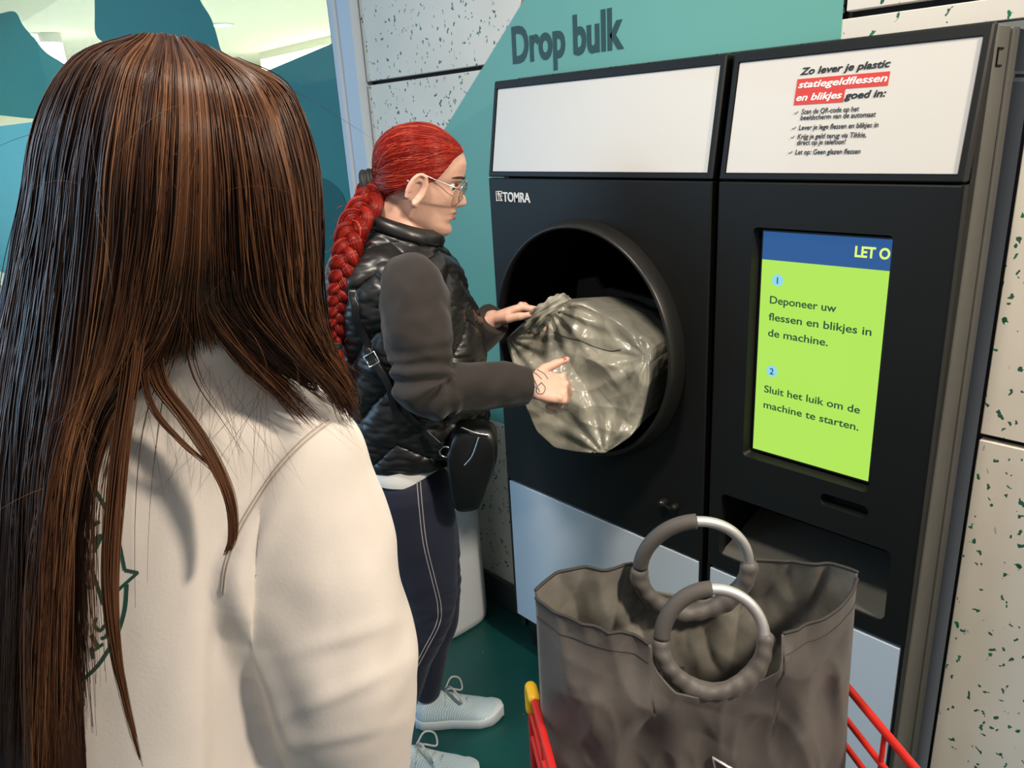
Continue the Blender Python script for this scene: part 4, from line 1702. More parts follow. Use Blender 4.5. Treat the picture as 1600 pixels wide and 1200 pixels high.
# tattoo on the back of the near hand
tat = []
for ln_ in ([(826, 578), (836, 583), (846, 592)], [(824, 584), (833, 592), (839, 603), (838, 612)], [(828, 590), (836, 598), (843, 612)], [(846, 598), (852, 606), (848, 615), (840, 614), (838, 606), (846, 598)],
            [(822, 598), (829, 604), (834, 614), (830, 622)], [(823, 612), (830, 616), (838, 622)], [(840, 578), (850, 584), (856, 592)], [(830, 606), (836, 604), (842, 608)]):
    pr = drape_line(bv1, ln_, .0003, 16)
    if len(pr) > 3 and np.linalg.norm(pr[0] - pr[-1]) < .06:
        tat.append(tube(pr, .0011, 6))
if tat:
    obj('tattoo', join(tat), M['ink_tattoo'], bo)

# eyeglasses
gl_f = .094
gla = []
for sx in (-1, 1):
    c = hd1.w(gl_f - .004, .032 * sx, .104)
    ax = unit(hd1.L + hd1.F * -.18 * sx)
    rim = ellipse(c, ax * .0245 * hd1.k, (hd1.U * .97 + hd1.F * .12) * .0205 * hd1.k, 40, .8)
    gla.append((rim, c, ax))
eg = obj('eyeglasses', join([tube(g[0], .0011, 8, closed=True) for g in gla] +
         [tube([hd1.w(gl_f - .001, -.010, .108), hd1.w(gl_f + .004, 0, .111), hd1.w(gl_f - .001, .010, .108)], .0012, 8, 12)] +
         [tube([hd1.w(gl_f - .010, .057 * sx, .109), hd1.w(gl_f - .018, .066 * sx, .112), hd1.w(.03, .0740 * sx, .1205), hd1.w(.010, .0770 * sx, .1255), hd1.w(.002, .0775 * sx, .122), hd1.w(-.003, .0765 * sx, .114)], .0013, 8, 40) for sx in (-1, 1)]), M['metal'], lady)
eg['label'] = 'thin silver rimmed eyeglasses'
for g in gla:
    lens_ = loft([np.array([g[1] + (p - g[1]) * e + hd1.F * h for p in g[0]]) for e, h in ((.97, -.0006), (.97, .0004), (.5, .0012))])
    obj('lens', lens_, M['lens'], eg)
obj('earring', ball(hd1.w(-.0165, -.0865, .108), .0028, 12), M['metal'], lady)

# small black bag on its long strap
bag1 = thing('shoulder_bag', 'small black leather bag hanging on a strap at the red haired hip', 'bag', W1(738, 770, .10))


def bagpt(px, py, r):
    return W1(px, py, r)


bo_pts = [(697, 700), (716, 664), (768, 664), (777, 702), (764, 752), (748, 787), (712, 789), (702, 750)]
cc_ = np.mean([bagpt(x, y, .175) for x, y in bo_pts], axis=0)
outl = spline([bagpt(x, y, .175) for x, y in bo_pts] + [bagpt(*bo_pts[0], .175)], 73)[:-1]
lay = []
for r_, e in ((-.042, .80), (-.037, .92), (-.018, 1.0), (.018, 1.0), (.037, .93), (.042, .80)):
    lay.append(np.array([cc_ + (p - cc_) * e + R1 * (r_ + .004 * nz(p, 22, r_ * 50)) for p in outl]))
obj('bag_body', loft(lay), M['leather'], bag1)
obj('zipper', tube([bagpt(722, 668, .219), bagpt(742, 676, .221), bagpt(763, 680, .218)], .0022, 8, 14), M['metal'], bag1)
obj('zipper_pull', tube([bagpt(748, 684, .222), bagpt(738, 712, .225), bagpt(726, 727, .223)], .0016, 8, 14), M['metal'], bag1)
bv_v = BVHTree.FromPolygons([v.co.copy() for v in evaluated(ve).vertices], [tuple(p.vertices) for p in ve.data.polygons]) if False else bvh_of(evaluated(ve))
sp_ = drape_line(bv_v, [(556, 455), (561, 495), (575, 540), (594, 574), (618, 618), (645, 655), (672, 684)], .010, 60)
sp_ = np.vstack([sp_, bagpt(690, 700, .21), bagpt(698, 708, .20)])
SP = spline(sp_[::3], 60)


def strap(P, wdt, thk):
    T = np.gradient(P, axis=0)
    rings = []
    for p, t_ in zip(P, T):
        t_ = unit(t_)
        n_ = unit(R1 - t_ * (R1 @ t_))
        s_ = np.cross(t_, n_)
        rings.append(ellipse(p, s_ * wdt, n_ * thk, 12, .5))
    return loft(rings)


st_ = obj('strap', strap(SP, .0085, .002), M['leather'], bag1)
bk = SP[int(len(SP) * .42)]
bt = unit(SP[int(len(SP) * .42) + 1] - bk)
bs = np.cross(bt, R1)
obj('buckle', tube([bk + R1 * .004 + bt * a + unit(bs) * b for a, b in ((-.012, -.012), (.012, -.012), (.012, .012), (-.012, .012))], .0022, 8, closed=True), M['metal'], bag1)
obj('strap_ring', tube(ellipse(bagpt(696, 706, .205), F1 * .012, UP * .012, 24), .0025, 8, closed=True), M['metal'], bag1)
obj('strap', strap(spline([SP[int(len(SP) * .42)] + R1 * .003, W1(606, 600, .215), W1(617, 640, .212), W1(621, 648, .212)], 20), .008, .0018), M['leather'], bag1)

# ------------------------------------------------------------------ the grey sack being pushed into the opening


def sack_mat():
    k = NT('grey_sack_plastic')
    co = k.coords()
    k.b.inputs['Base Color'].default_value = lin('#8f8d80')
    k.b.inputs['Roughness'].default_value = 0.27
    k.b.inputs['Specular IOR Level'].default_value = 0.6
    wn = k.noise(co, 9, 3)
    ad = k.n('ShaderNodeVectorMath', operation='MULTIPLY_ADD')
    k.l(wn.outputs['Color'], ad.inputs[0])
    ad.inputs[1].default_value = (.06, .06, .06)
    k.l(co, ad.inputs[2])
    mp = k.n('ShaderNodeMapping')
    mp.inputs['Scale'].default_value = (1, 1, .45)
    mp.inputs['Rotation'].default_value = (0, .7, 0)
    k.l(ad.outputs[0], mp.inputs['Vector'])
    vo = k.n('ShaderNodeTexVoronoi', feature='F1')
    k.val(vo, 'Scale', 17)
    k.l(mp.outputs[0], vo.inputs['Vector'])
    vo2 = k.n('ShaderNodeTexVoronoi', feature='F1')
    k.val(vo2, 'Scale', 41)
    k.l(ad.outputs[0], vo2.inputs['Vector'])
    k.bump(k.math('ADD', vo.outputs['Distance'], k.math('MULTIPLY', vo2.outputs['Distance'], .35)), 0.33, 0.014)
    return k.m


M['sack'] = sack_mat()
M['sack_seam'] = mat('dark_sack_seam', '#4b4a43', 0.4)
so_px = [(862, 476, 1.27), (905, 474, 1.345), (960, 500, 1.375), (1018, 540, 1.365), (1012, 600, 1.335), (1002, 650, 1.30), (986, 682, 1.275), (945, 709, 1.262), (900, 706, 1.26), (866, 700, 1.258), (838, 674, 1.255),
         (820, 632, 1.25), (802, 572, 1.25), (790, 530, 1.245), (815, 506, 1.235), (843, 489, 1.24)]
in_px = [(880, 604, 1.128), (838, 566, 1.175), (950, 592, 1.185), (1000, 572, 1.285), (920, 536, 1.255), (900, 502, 1.30), (950, 650, 1.215), (890, 655, 1.180), (1000, 606, 1.265), (975, 545, 1.30), (845, 620, 1.19)]
ctl = np.array(so_px + in_px, float)


def tps_fit(P, z):
    n = len(P)
    d = np.linalg.norm(P[:, None] - P[None], axis=2)
    K = np.where(d > 0, d ** 2 * np.log(d + 1e-9), 0)
    A = np.zeros((n + 3, n + 3))
    A[:n, :n] = K + np.eye(n) * 60
    A[:n, n:] = np.hstack([np.ones((n, 1)), P])
    A[n:, :n] = A[:n, n:].T
    w = np.linalg.solve(A, np.concatenate([z, [0, 0, 0]]))

    def f(q):
        dd = np.linalg.norm(P - q, axis=1)
        return float(np.sum(w[:n] * np.where(dd > 0, dd ** 2 * np.log(dd + 1e-9), 0)) + w[n] + w[n + 1] * q[0] + w[n + 2] * q[1])
    return f


ft = tps_fit(ctl[:, :2] / 100, ctl[:, 2])
so_o = np.array([q[:2] for q in so_px], float)
so_loop = []
mseg = 15
kk = len(so_o)
for i in range(kk):
    for j in range(mseg):
        so_loop.append(so_o[i] + (so_o[(i + 1) % kk] - so_o[i]) * j / mseg)
so_loop = np.array(so_loop)
# soften the straight outline a little
for _ in range(5):
    so_loop = so_loop * .5 + (np.roll(so_loop, 1, 0) + np.roll(so_loop, -1, 0)) * .25
sc_ = V(905, 592)
CRS = []
for _ in range(46):
    an = rng.uniform(0, math.pi)
    CRS.append((V(rng.uniform(800, 1015), rng.uniform(485, 705)), V(math.cos(an), math.sin(an)), rng.choice([-1, 1]) * rng.uniform(.00018, .00042), rng.uniform(28, 62)))
ns = len(so_loop)
rings = []
for s_ in np.linspace(.02, 1, 64):
    row = []
    for q in so_loop:
        p = sc_ + (q - sc_) * s_
        y = ft(p / 100)
        # pleats running out from the gathered neck and from the lowest corner
        for kx, ky, fr_, am in ((858, 480, 15, 0.0030), (945, 712, 13, 0.0033), (1012, 560, 12, 0.0025), (792, 528, 14, 0.0024)):
            a_ = math.atan2(p[1] - ky, p[0] - kx)
            r_ = math.hypot(p[0] - kx, p[1] - ky)
            y += am * math.sin(a_ * fr_ + 1.5 * nz(V(a_ * 3, kx, 0), 1)) * math.exp(-((r_ - 45) / 60) ** 2)
        v3 = V(p[0] / 100, p[1] / 100, 0)
        crs = sum(a9 * abs((p[0] - c9[0]) * n9[0] + (p[1] - c9[1]) * n9[1]) * math.exp(-(((p[0] - c9[0]) ** 2 + (p[1] - c9[1]) ** 2) / r9 ** 2)) for c9, n9, a9, r9 in CRS)
        y += crs
        rdg = 1 - abs(nz(v3 * V(.8, 1.3, 1), 1.5, 3.0))
        rd2 = 1 - abs(nz(v3 * V(1.5, .7, 1), 3.0, 9.0))
        y -= .005 * (rdg ** 3 - .55)
        row.append(on_y(p[0], p[1], y))
    rings.append(np.array(row))
cen_b = on_y(925, 585, 1.5)
lastr = rings[-1]
ctr = lastr.mean(0)
for dy, e in ((.02, .985), (.06, .95), (.12, .90), (.19, .80), (.23, .5), (.235, .05)):
    rings.append(np.array([V(ctr[0] + (p[0] - ctr[0]) * e + .0, p[1] + dy + .004 * nz(p, 30, dy), ctr[2] + .012 * min(1, dy / .06) + (p[2] - ctr[2]) * e) for p in lastr]))
sk = obj('plastic_sack', loft(rings), M['sack'])
tag(sk, 'full grey plastic sack held in the round opening of the machine', 'sack')
bv_sk = bvh_of(sk.data)
sl_ = drape_line(bv_sk, [(866, 519), (885, 527), (905, 531), (928, 541), (953, 548), (970, 546)], .0006, 40)
obj('seam', tube(sl_, .0011, 6), M['sack_seam'], sk)
nk = [on_y(836, 503, 1.222), on_y(848, 490, 1.215), on_y(860, 481, 1.222), on_y(872, 474, 1.24), on_y(884, 470, 1.27)]
tk = tube(nk, [.024, .019, .016, .019, .013], 64, 40, fn=lambda t_, a: 1 + .20 * math.sin(a * 7 + t_ * 5) + .10 * math.sin(a * 13 - t_ * 8) + .12 * math.sin(t_ * 26 + a))
obj('gathered_neck', tk, M['sack'], sk)

# ------------------------------------------------------------------ woman in front, seen from behind
M['jacket'] = mat('cream_fleece_jacket', '#d9d1c9', 0.9, sheen=0.25, bump=(240, 0.25, 0.0008), vary=(26, 0.02))
M['jacket_seam'] = mat('cream_thread', '#b8aea2', 0.9)
M['badge_green'] = mat('dark_green_badge_print', '#1d4a3c', 0.7)
M['trousers'] = mat('dark_grey_trousers', '#2c2d31', 0.8)
F2 = unit((-.86, .51, 0))
R2 = V(F2[1], -F2[0], 0)
NK = at_depth(222, 572, .75) + F2 * .055 + R2 * .030   # base of the neck
girl = thing('person', 'woman seen from behind with long brown hair over a cream white jacket', 'person', (NK[0], NK[1], 0))
hc = at_depth(272, 300, .695) + F2 * .0            # centre of the skull


class Frame:
    pass


hd2 = Head(hc + UP * -.11 + F2 * .0, hc + UP * .11, (0, 0), (0, .222), R2)


def G(f, r, z):
    lean_ = .19 * max(0, min(.75, -z))
    return NK + F2 * f + R2 * (r - lean_ - .030 * max(0, min(1, -z / .12))) + UP * z


sr2, er2, wr2 = G(.005, .140, -.118), G(-.02, .205, -.38), G(.03, .262, -.65)
sl2, el2, wl2 = G(.005, -.140, -.118), G(.0, -.205, -.38), G(.11, -.205, -.61)
b2 = hd2.parts()
b2.append(chain([hd2.w(-.022, 0, .075), hd2.w(-.03, 0, .02), G(0, 0, .0), G(0, 0, -.05)], [.05, .052, .058, .07], 24, 16))
b2.append(loft([ellipse(G(0, 0, z), F2 * a, R2 * b, 32) for z, a, b in ((-.02, .055, .07), (-.07, .065, .11), (-.12, .085, .15), (-.2, .078, .120), (-.38, .068, .100), (-.52, .085, .120), (-.64, .105, .165), (-.72, .09, .15))]))
zh = -.62
gz = NK[2]
for sg, s_, e_, w_ in ((1, sr2, er2, wr2), (-1, sl2, el2, wl2)):
    b2.append(chain([s_ * .7 + G(0, 0, -.06) * .3, s_, (s_ + e_) / 2, e_, w_], [.045, .05, .044, .038, .026]))
    hp_, nl_ = hand(w_, unit(F2 * .5 - UP * .86), unit(R2 * sg), -sg * -1 if False else sg * -1, [(18, 22, 14), (22, 24, 16), (26, 26, 18), (30, 28, 18)], [(.7, .6, -.2), (.88, .35, -.18), (.93, .22, -.15)], .98)
    b2 += hp_
    h_, k_, a_n = G(0, .088 * sg, zh), G(.015, .09 * sg, -gz + .47), G(-.02, .092 * sg, -gz + .09)
    b2.append(chain([h_, (h_ + k_) / 2, k_, k_ * .62 + a_n * .38 - F2 * .012, a_n], [.086, .074, .05, .05, .033]))
    b2.append(foot(V(*(a_n - F2 * .05)[:2], 0), unit(F2 + R2 * .1 * sg), R2))
b2m = fuse(b2, .004, 4)
bo2_ = obj('body', b2m, M['skin_b'], girl)
for sx in (-1, 1):
    ey = obj('eye', ball(hd2.w(.0635, .031 * sx, .111), .0118, 14), M['eye'], girl)
    obj('iris', ball(hd2.w(.0722, .0315 * sx, .111), .0052, 10), M['iris'], ey)

# jacket: back and arms as one loose garment
JT = [(.050, .056, .060), (.038, .062, .065), (.022, .067, .070), (.012, .064, .070), (-.008, .070, .084), (-.03, .080, .108), (-.06, .090, .136), (-.10, .104, .152), (-.2, .116, .148), (-.34, .124, .140), (-.5, .135, .160), (-.62, .150, .205), (-.70, .150, .200), (-.735, .143, .195)]
tj = spline(np.array(JT), 60)
nv1 = hd2.w(-.03, 0, .02) - G(0, 0, 0)


def NC(z):
    """collar centre, following the neck up to the head"""
    k_ = min(1.0, max(0.0, (z + .05) / (nv1[2] + .05)))
    return G(.003 - .010 * k_, 0, z) + V(nv1[0], nv1[1], 0) * k_


tor = loft([ellipse(NC(q[0]), F2 * q[1], R2 * q[2], 64, .9) for q in tj])


def loose_sleeve(s_, e_, w_, sg):
    pts = [G(0, .07 * sg, -.085), s_ + UP * .008, s_ * .6 + e_ * .4 + R2 * .004 * sg, e_ + R2 * .004 * sg, e_ * .5 + w_ * .5, w_ + UP * .02]
    return chain(pts, [.052, .070, .086, .096, .086, .066], 48, 70)


jp = [tor, loose_sleeve(sr2, er2, wr2, 1), loose_sleeve(sl2, el2, wl2, -1)]
jm = fuse(jp, .005, 12)
for v, n_ in zip(jm.vertices, [np.array(x.normal) for x in jm.vertices]):
    p = np.array(v.co)
    q = p - NK
    r_, f_, z_ = q @ R2 + .19 * max(0, min(.75, -q[2])) + .030 * max(0, min(1, -q[2] / .12)), q @ F2, q[2]
    # drape: long soft vertical folds, diagonal pulls towards the armhole
    d = .0060 * nz(V(r_ * 1.9, f_ * 1.9, z_ * .35), 8, 2) + .002 * (1 - 2 * abs(nz(V(r_ * 1.5 + z_ * .5, f_, z_ * .6 - r_ * .4), 7, 7))) + .0012 * nz(V(r_ * 2, f_ * 2, z_ * .9), 15, 5)
    arm = 1 / (1 + math.exp(-(r_ - .15) / .02))
    d += arm * .0032 * math.sin((z_ + .55 * r_) * 46 + 3 * nz(p, 6, 1)) * g_(z_ + .30, .17) * (.35 + .65 * abs(nz(p, 5, 4)) * 2)
    d += arm * .0025 * nz(V(r_, f_, z_ * 1.6), 12, 9)
    # welt along the armhole
    
    v.co = Vector(p + n_ * d)
# the sleeve head stands proud of the armhole, and a deep fold runs down between back and sleeve
nrm_ = [np.array(x.normal) for x in jm.vertices]
sig = lambda x: 1 / (1 + math.exp(-max(-40, min(40, x))))
for v, n_ in zip(jm.vertices, nrm_):
    p = np.array(v.co)
    c_ = RW.T @ (p - CP)
    face = -(n_ @ unit(p - CP))
    if face < -.1 or c_[2] < .3:
        continue
    x_, y_ = PCX + FPX * c_[0] / c_[2], PCY + FPX * c_[1] / c_[2]
    w_f = min(1, (face + .1) / .4)
    d = 0
    if 640 < y_ < 1010:
        s_ = x_ - np.interp(y_, [655, 690, 735, 785, 830, 880, 925, 1010], [515, 470, 430, 395, 370, 352, 346, 350])
        ram = np.interp(y_, [640, 740, 900, 960, 1010], [0, .5, 1, .8, 0])
        d += .017 * ram * (sig(s_ / 5) * math.exp(-(max(s_, 0) / 75) ** 2) - .45 * math.exp(-((s_ + 16) / 16) ** 2))
        # hanging fold below the shoulder seam
        d += .006 * ram * math.exp(-((s_ - 45 - .10 * (y_ - 780)) / 13) ** 2) * math.exp(-((y_ - 830) / 70) ** 2)
    if y_ > 890:
        xl = np.interp(y_, [890, 1010, 1200], [338, 334, 330])
        xr = np.interp(y_, [890, 925, 1010, 1080, 1200], [340, 350, 374, 402, 434])
        d -= .025 * min(1, (y_ - 890) / 110) * sig((x_ - xl) / 7) * sig((xr - x_) / 5)
        d += .006 * min(1, (y_ - 890) / 110) * math.exp(-((x_ - xr - 22) / 18) ** 2)
    if x_ > 400 and y_ > 900:
        # creases pulling across the sleeve above the elbow
        for yc, sl, am in ((1000, -.30, .0045), (1085, -.42, .006), (1150, -.2, .005)):
            d += am * math.exp(-((y_ - yc - sl * (x_ - 520)) / 14) ** 2) * math.exp(-((x_ - 530) / 85) ** 2)
    v.co = Vector(p + n_ * d * w_f)
sm_ = bmesh.new()
sm_.from_mesh(jm)
for _ in range(3):
    bmesh.ops.smooth_vert(sm_, verts=sm_.verts[:], factor=.4, use_axis_x=True, use_axis_y=True, use_axis_z=True)
sm_.to_mesh(jm)
sm_.free()
jo = obj('jacket', jm, M['jacket'], girl)
jo['label'] = 'cream white fleece jacket with a green badge on the back'
bv_j = bvh_of(jm)
obj('collar', join([tube(ellipse(NC(.040) + UP * (.004 * q), F2 * (.060 - .001 * q), R2 * (.064 - .001 * q), 48), .0060, 10, closed=True) for q in range(3)]), M['jacket'], jo)
for pix in ([(512, 655), (470, 690), (430, 735), (395, 785), (370, 830), (352, 880), (346, 925)], [(516, 659), (474, 694), (434, 739), (399, 789), (374, 834), (356, 884), (350, 928)]):
    ln_ = drape_line(bv_j, pix, .0004, 60)
    if len(ln_) > 4:
        obj('seam', tube(ln_, .0011, 6), M['jacket_seam'], jo)


def ribbon_on(bvh, pix, w, m=30, smooth_=True):
    """flat printed stroke of constant pixel width pressed onto a surface"""
    P_ = spline(pix, m) if smooth_ else np.vstack([np.array(pix[i]) + (np.array(pix[i + 1]) - np.array(pix[i])) * t_ for i in range(len(pix) - 1) for t_ in np.linspace(0, 1, 8)])
    P_ = np.array(P_, float)
    T_ = np.gradient(P_, axis=0)
    T_ /= np.linalg.norm(T_, axis=1)[:, None] + 1e-9
    N_ = np.stack([-T_[:, 1], T_[:, 0]], 1)
    v, f = [], []
    for p, n_ in zip(P_, N_):
        a, b = hit(bvh, *(p + n_ * w / 2), .0011), hit(bvh, *(p - n_ * w / 2), .0011)
        if a is None or b is None or np.linalg.norm(a - b) > .03:
            continue
        v += [a, b]
    for i in range(len(v) // 2 - 1):
        if np.linalg.norm(v[2 * i] - v[2 * i + 2]) < .03:
            f.append((2 * i, 2 * i + 1, 2 * i + 3, 2 * i + 2))
    return v, f


lg_ = []
lg_.append(ribbon_on(bv_j, [(96, 742), (140, 756), (165, 790), (184, 835), (196, 890)], 5))
lg_.append(ribbon_on(bv_j, [(199, 912), (196, 950), (186, 985), (170, 1015), (150, 1043), (120, 1068), (92, 1080)], 6))
lg_.append(ribbon_on(bv_j, [(60, 810), (142, 880), (163, 943), (190, 917), (216, 894), (196, 890)], 5, smooth_=False))
lg_.append(ribbon_on(bv_j, [(60, 880), (112, 905), (146, 918)], 5))
lg_.append(ribbon_on(bv_j, [(138, 826), (150, 818), (157, 814)], 6))
lg_.append(ribbon_on(bv_j, [(143, 846), (160, 836), (153, 838), (150, 858)], 6, smooth_=False))
lg_.append(ribbon_on(bv_j, [(160, 836), (148, 862)], 6, smooth_=False))
lg_.append(ribbon_on(bv_j, [(152, 964), (149, 976), (158, 984), (165, 976), (170, 984), (166, 994), (159, 996)], 5))
lg_.append(ribbon_on(bv_j, [(144, 990), (155, 1012)], 6, smooth_=False))
lg_.append(ribbon_on(bv_j, [(148, 1015), (162, 1005)], 5, smooth_=False))
lg_.append(ribbon_on(bv_j, [(144, 1010), (147, 1028)], 5, smooth_=False))
bd_ = obj('back_badge', join([q for q in lg_ if len(q[1])]), M['badge_green'], jo, False)
bd_['label'] = 'dark green round badge outline with lettering and an arrow point'
# trousers below
tl = [loft([ellipse(G(0, 0, z), F2 * a, R2 * b, 40, .95) for z, a, b in ((-.52, .112, .165), (-.62, .124, .185), (-.70, .115, .175))])]
for sg in (1, -1):
    tl.append(chain([G(0, .088 * sg, zh), G(.01, .09 * sg, (zh - gz + .47) / 2), G(.015, .09 * sg, -gz + .47), G(-.01, .092 * sg, -gz + .28), G(-.015, .092 * sg, -gz + .06)], [.100, .095, .075, .072, .068], 32, 40))
obj('trousers', fuse(tl, .007, 8), M['trousers'], girl)
for sg in (1, -1):
    make_shoe(girl, G(-.075, .092 * sg, -gz), unit(F2 + R2 * .1 * sg), R2)

# hair ---------------------------------------------------------------------
GD = [
    [(205, 62, 0.640), (112, 92, 0.675), (57, 185, 0.690), (34, 315, 0.710), (8, 450, 0.735), (-28, 650, 0.755), (-50, 900, 0.765), (-60, 1290, 0.805)],
    [(215, 58, 0.625), (132, 92, 0.605), (85, 215, 0.600), (66, 360, 0.625), (45, 500, 0.654), (18, 700, 0.680), (10, 950, 0.705), (5, 1290, 0.760)],
    [(228, 57, 0.615), (165, 100, 0.570), (130, 235, 0.562), (115, 400, 0.588), (100, 560, 0.616), (75, 750, 0.640), (62, 1000, 0.680), (58, 1290, 0.740)],
    [(240, 57, 0.610), (202, 105, 0.555), (178, 235, 0.543), (166, 400, 0.573), (142.24, 560, 0.606), (85.28, 750, 0.637), (64, 1000, 0.677), (66, 1290, 0.735)],
    [(255, 57, 0.610), (240, 108, 0.550), (226, 235, 0.538), (216, 400, 0.568), (181.28, 560, 0.611), (102.96, 700, 0.645), (62, 950, 0.675), (76, 1290, 0.735)],
    [(270, 59, 0.610), (275, 112, 0.550), (276, 235, 0.536), (262, 400, 0.568), (223.24, 530, 0.622), (111.84, 680, 0.659), (62, 880, 0.674), (80, 1290, 0.735)],
    [(285, 61, .61), (312, 118, .553), (322, 245, .543), (322, 400, .583), (332, 480, .632), (400, 550, .695), (470, 600, .75), (545, 652, .80)],
    [(300, 66, .615), (347, 128, .565), (372, 255, .556), (386, 400, .598), (402, 480, .642), (455, 560, .705), (510, 612, .765), (548, 660, .81)],
    [(320, 74, .625), (384, 135, .585), (424, 275, .585), (438, 400, .618), (448, 480, .662), (490, 560, .73), (530, 622, .785), (550, 668, .83)],
    [(345, 86, .635), (430, 140, .63), (466, 260, .645), (478, 380, .665), (482, 470, .692), (506, 545, .745), (535, 602, .79), (546, 655, .835)],
    [(370, 98, .65), (448, 136, .685), (484, 222, .705), (492, 320, .71), (486, 430, .722), (500, 520, .757), (528, 585, .80), (541, 645, .845)],
]
KH = 34
GW = np.array([spline([at_depth(*q) for q in g], KH) for g in GD])           # (11, KH, 3)


def guide(u):
    i = int(np.clip(u, 0, 9.999))
    t_ = u - i
    a, b = GW[i], GW[min(i + 1, 10)]
    i0, i3 = GW[max(i - 1, 0)], GW[min(i + 2, 10)]
    if 4.5 < u < 6.5:
        return a * (1 - t_) + b * t_
    return .5 * (2 * a + (b - i0) * t_ + (2 * i0 - 5 * a + 4 * b - i3) * t_ ** 2 + (3 * a - i0 - 3 * b + i3) * t_ ** 3)


VD = RW[:, 2]                                     # roughly towards the hair from behind
NH = 8600
hs = np.linspace(0, 1, KH)
cl_u = np.sort(rng.uniform(0, 10, 210))            # locks
cl_d = rng.random(210) ** 1.5
cl_t = np.clip(rng.normal(.42, .22, 210), 0, 1)
cl_ph = rng.random(210) * 6.28
cl_len = np.where(cl_u < 5.5, rng.uniform(.95, 1.0, 210), rng.uniform(.78, 1.0, 210))
HP = np.zeros((NH, KH, 3))
HT = np.zeros(NH)
HR = np.zeros(NH)
side_v = R2
for i in range(NH):
    c_ = rng.integers(0, 210)
    uc = cl_u[c_]
    if 5.12 < uc < 5.9:
        uc = 5.1 if uc < 5.5 else 5.92
    u0 = np.clip(uc + rng.normal(0, .16), 0, 10)
    if 5.2 < u0 < 5.88:
        u0 = 5.2 if u0 < 5.54 else 5.88
    g0, gc = guide(u0), guide(np.clip(uc, 0, 10))
    w_ = np.interp(hs, [0, .25, 1], [0, .35, .78])[:, None]
    p = g0 * (1 - w_) + gc * w_
    depth = (.040 * rng.random() * (.3 + .7 * cl_d[c_]) + .006) * np.interp(hs, [0, .1, .3, 1], [.1, .7, 1, .7])
    edge = min(1, min(u0, 10 - u0) / 1.2 + .25)
    p = p + VD * (depth * edge)[:, None]
    wob = .0050 * np.sin(hs * 8 + cl_ph[c_]) * hs + .0020 * np.sin(hs * rng.uniform(14, 30) + rng.random() * 6) * hs
    p = p + side_v * (wob + rng.normal(0, .0030) * (hs + .15))[:, None] + UP * (rng.normal(0, .0012))
    ln = cl_len[c_] * rng.uniform(.93, 1.0)
    if i % 6 == 0:
        u0 = rng.uniform(5.0, 6.05)
        p = guide(u0) + VD * (.004 + .02 * rng.random()) * np.interp(hs, [0, .1, .3, 1], [.1, .7, 1, 1])[:, None]
        ln = rng.uniform(.54, .67)
    HP[i] = np.stack([np.interp(hs * ln, hs, p[:, k]) for k in range(3)], 1)
    HT[i] = np.clip(cl_t[c_] + rng.normal(0, .13), 0, 1)
    HR[i] = rng.uniform(.00042, .0009)
hm2 = strand_mesh(HP, HR, HT)
# dense mass under the strands: left fall and right fall
for u_a, u_b, kmax in ((0.15, 5.05, KH - 1), (5.95, 9.85, KH - 9)):
    v, f = [], []
    us = np.linspace(u_a, u_b, 40)
    for layer in (.014, .05):
        for u0 in us:
            g0 = guide(u0)
            e_ = min(1, min(u0, 10 - u0) / 1.2 + .2)
            sh_ = np.interp(hs, [0, .1, .3, 1], [.15, .8, 1, .7])
            v += list(g0 + VD * (layer * e_ * sh_)[:, None])
    n_u = len(us)
    for L0 in range(2):
        for a in range(n_u - 1):
            for k in range(kmax):
                q = L0 * n_u * KH + a * KH + k
                f.append((q, q + 1, q + KH + 1, q + KH))
    merge_into(hm2, (v, f), .12)
# centre of the back of the head, where the two falls part
v, f = [], []
us = np.linspace(4.9, 6.1, 20)
for u0 in us:
    g0 = guide(u0) + VD * (.024 * np.interp(hs, [0, .1, .3, 1], [.1, .7, 1, 1]))[:, None]
    v += list(g0[:20])
for a in range(19):
    for k in range(19):
        q = a * 20 + k
        f.append((q, q + 1, q + 21, q + 20))
merge_into(hm2, (v, f), .02)
# hair over the crown and down the face side of the skull, closing the shell
v, f = [], []
for i, t_ in enumerate(np.linspace(0, 1, 26)):
    for j, a_ in enumerate(np.linspace(0, 2 * math.pi, 48, endpoint=False)):
        ph_ = t_ * 1.95
        dl = V(math.cos(a_) * math.sin(ph_), math.sin(a_) * math.sin(ph_), math.cos(ph_))
        if dl[0] > .55 and dl[2] < .35:
            dl = unit(dl * V(.2, 1, 1))
        v.append(hd2.w(-.006 + dl[0] * .098, dl[1] * .080, .113 + dl[2] * .112))
for i in range(25):
    for j in range(48):
        f.append((i * 48 + j, i * 48 + (j + 1) % 48, (i + 1) * 48 + (j + 1) % 48, (i + 1) * 48 + j))
merge_into(hm2, (v, f), .15)
ho = obj('hair', hm2, M['hair_brown'], girl)
ho['label'] = 'long straight dark brown hair'


def lock(pts, n, spread_, tail, tint_, rad=(.00045, .0008), m=34):
    g0 = spline([at_depth(*q) for q in pts], m)
    h_ = np.linspace(0, 1, m)
    out, tn = [], []
    for _ in range(n):
        a, b = rng.normal(0, spread_), rng.normal(0, spread_)
        wv = np.interp(h_, [0, .5, 1], [1.0, 1.0, tail])[:, None]
        l_ = rng.uniform(.85, 1)
        q = g0 + (R2 * a + VD * b) * wv + R2 * (.0012 * np.sin(h_ * rng.uniform(3, 9) + rng.random() * 6))[:, None]
        out.append(np.stack([np.interp(h_ * l_, h_, q[:, k]) for k in range(3)], 1))
        tn.append(np.clip(rng.normal(tint_, .13), 0, 1))
    return strand_mesh(np.array(out), rng.uniform(rad[0], rad[1], n), np.array(tn))


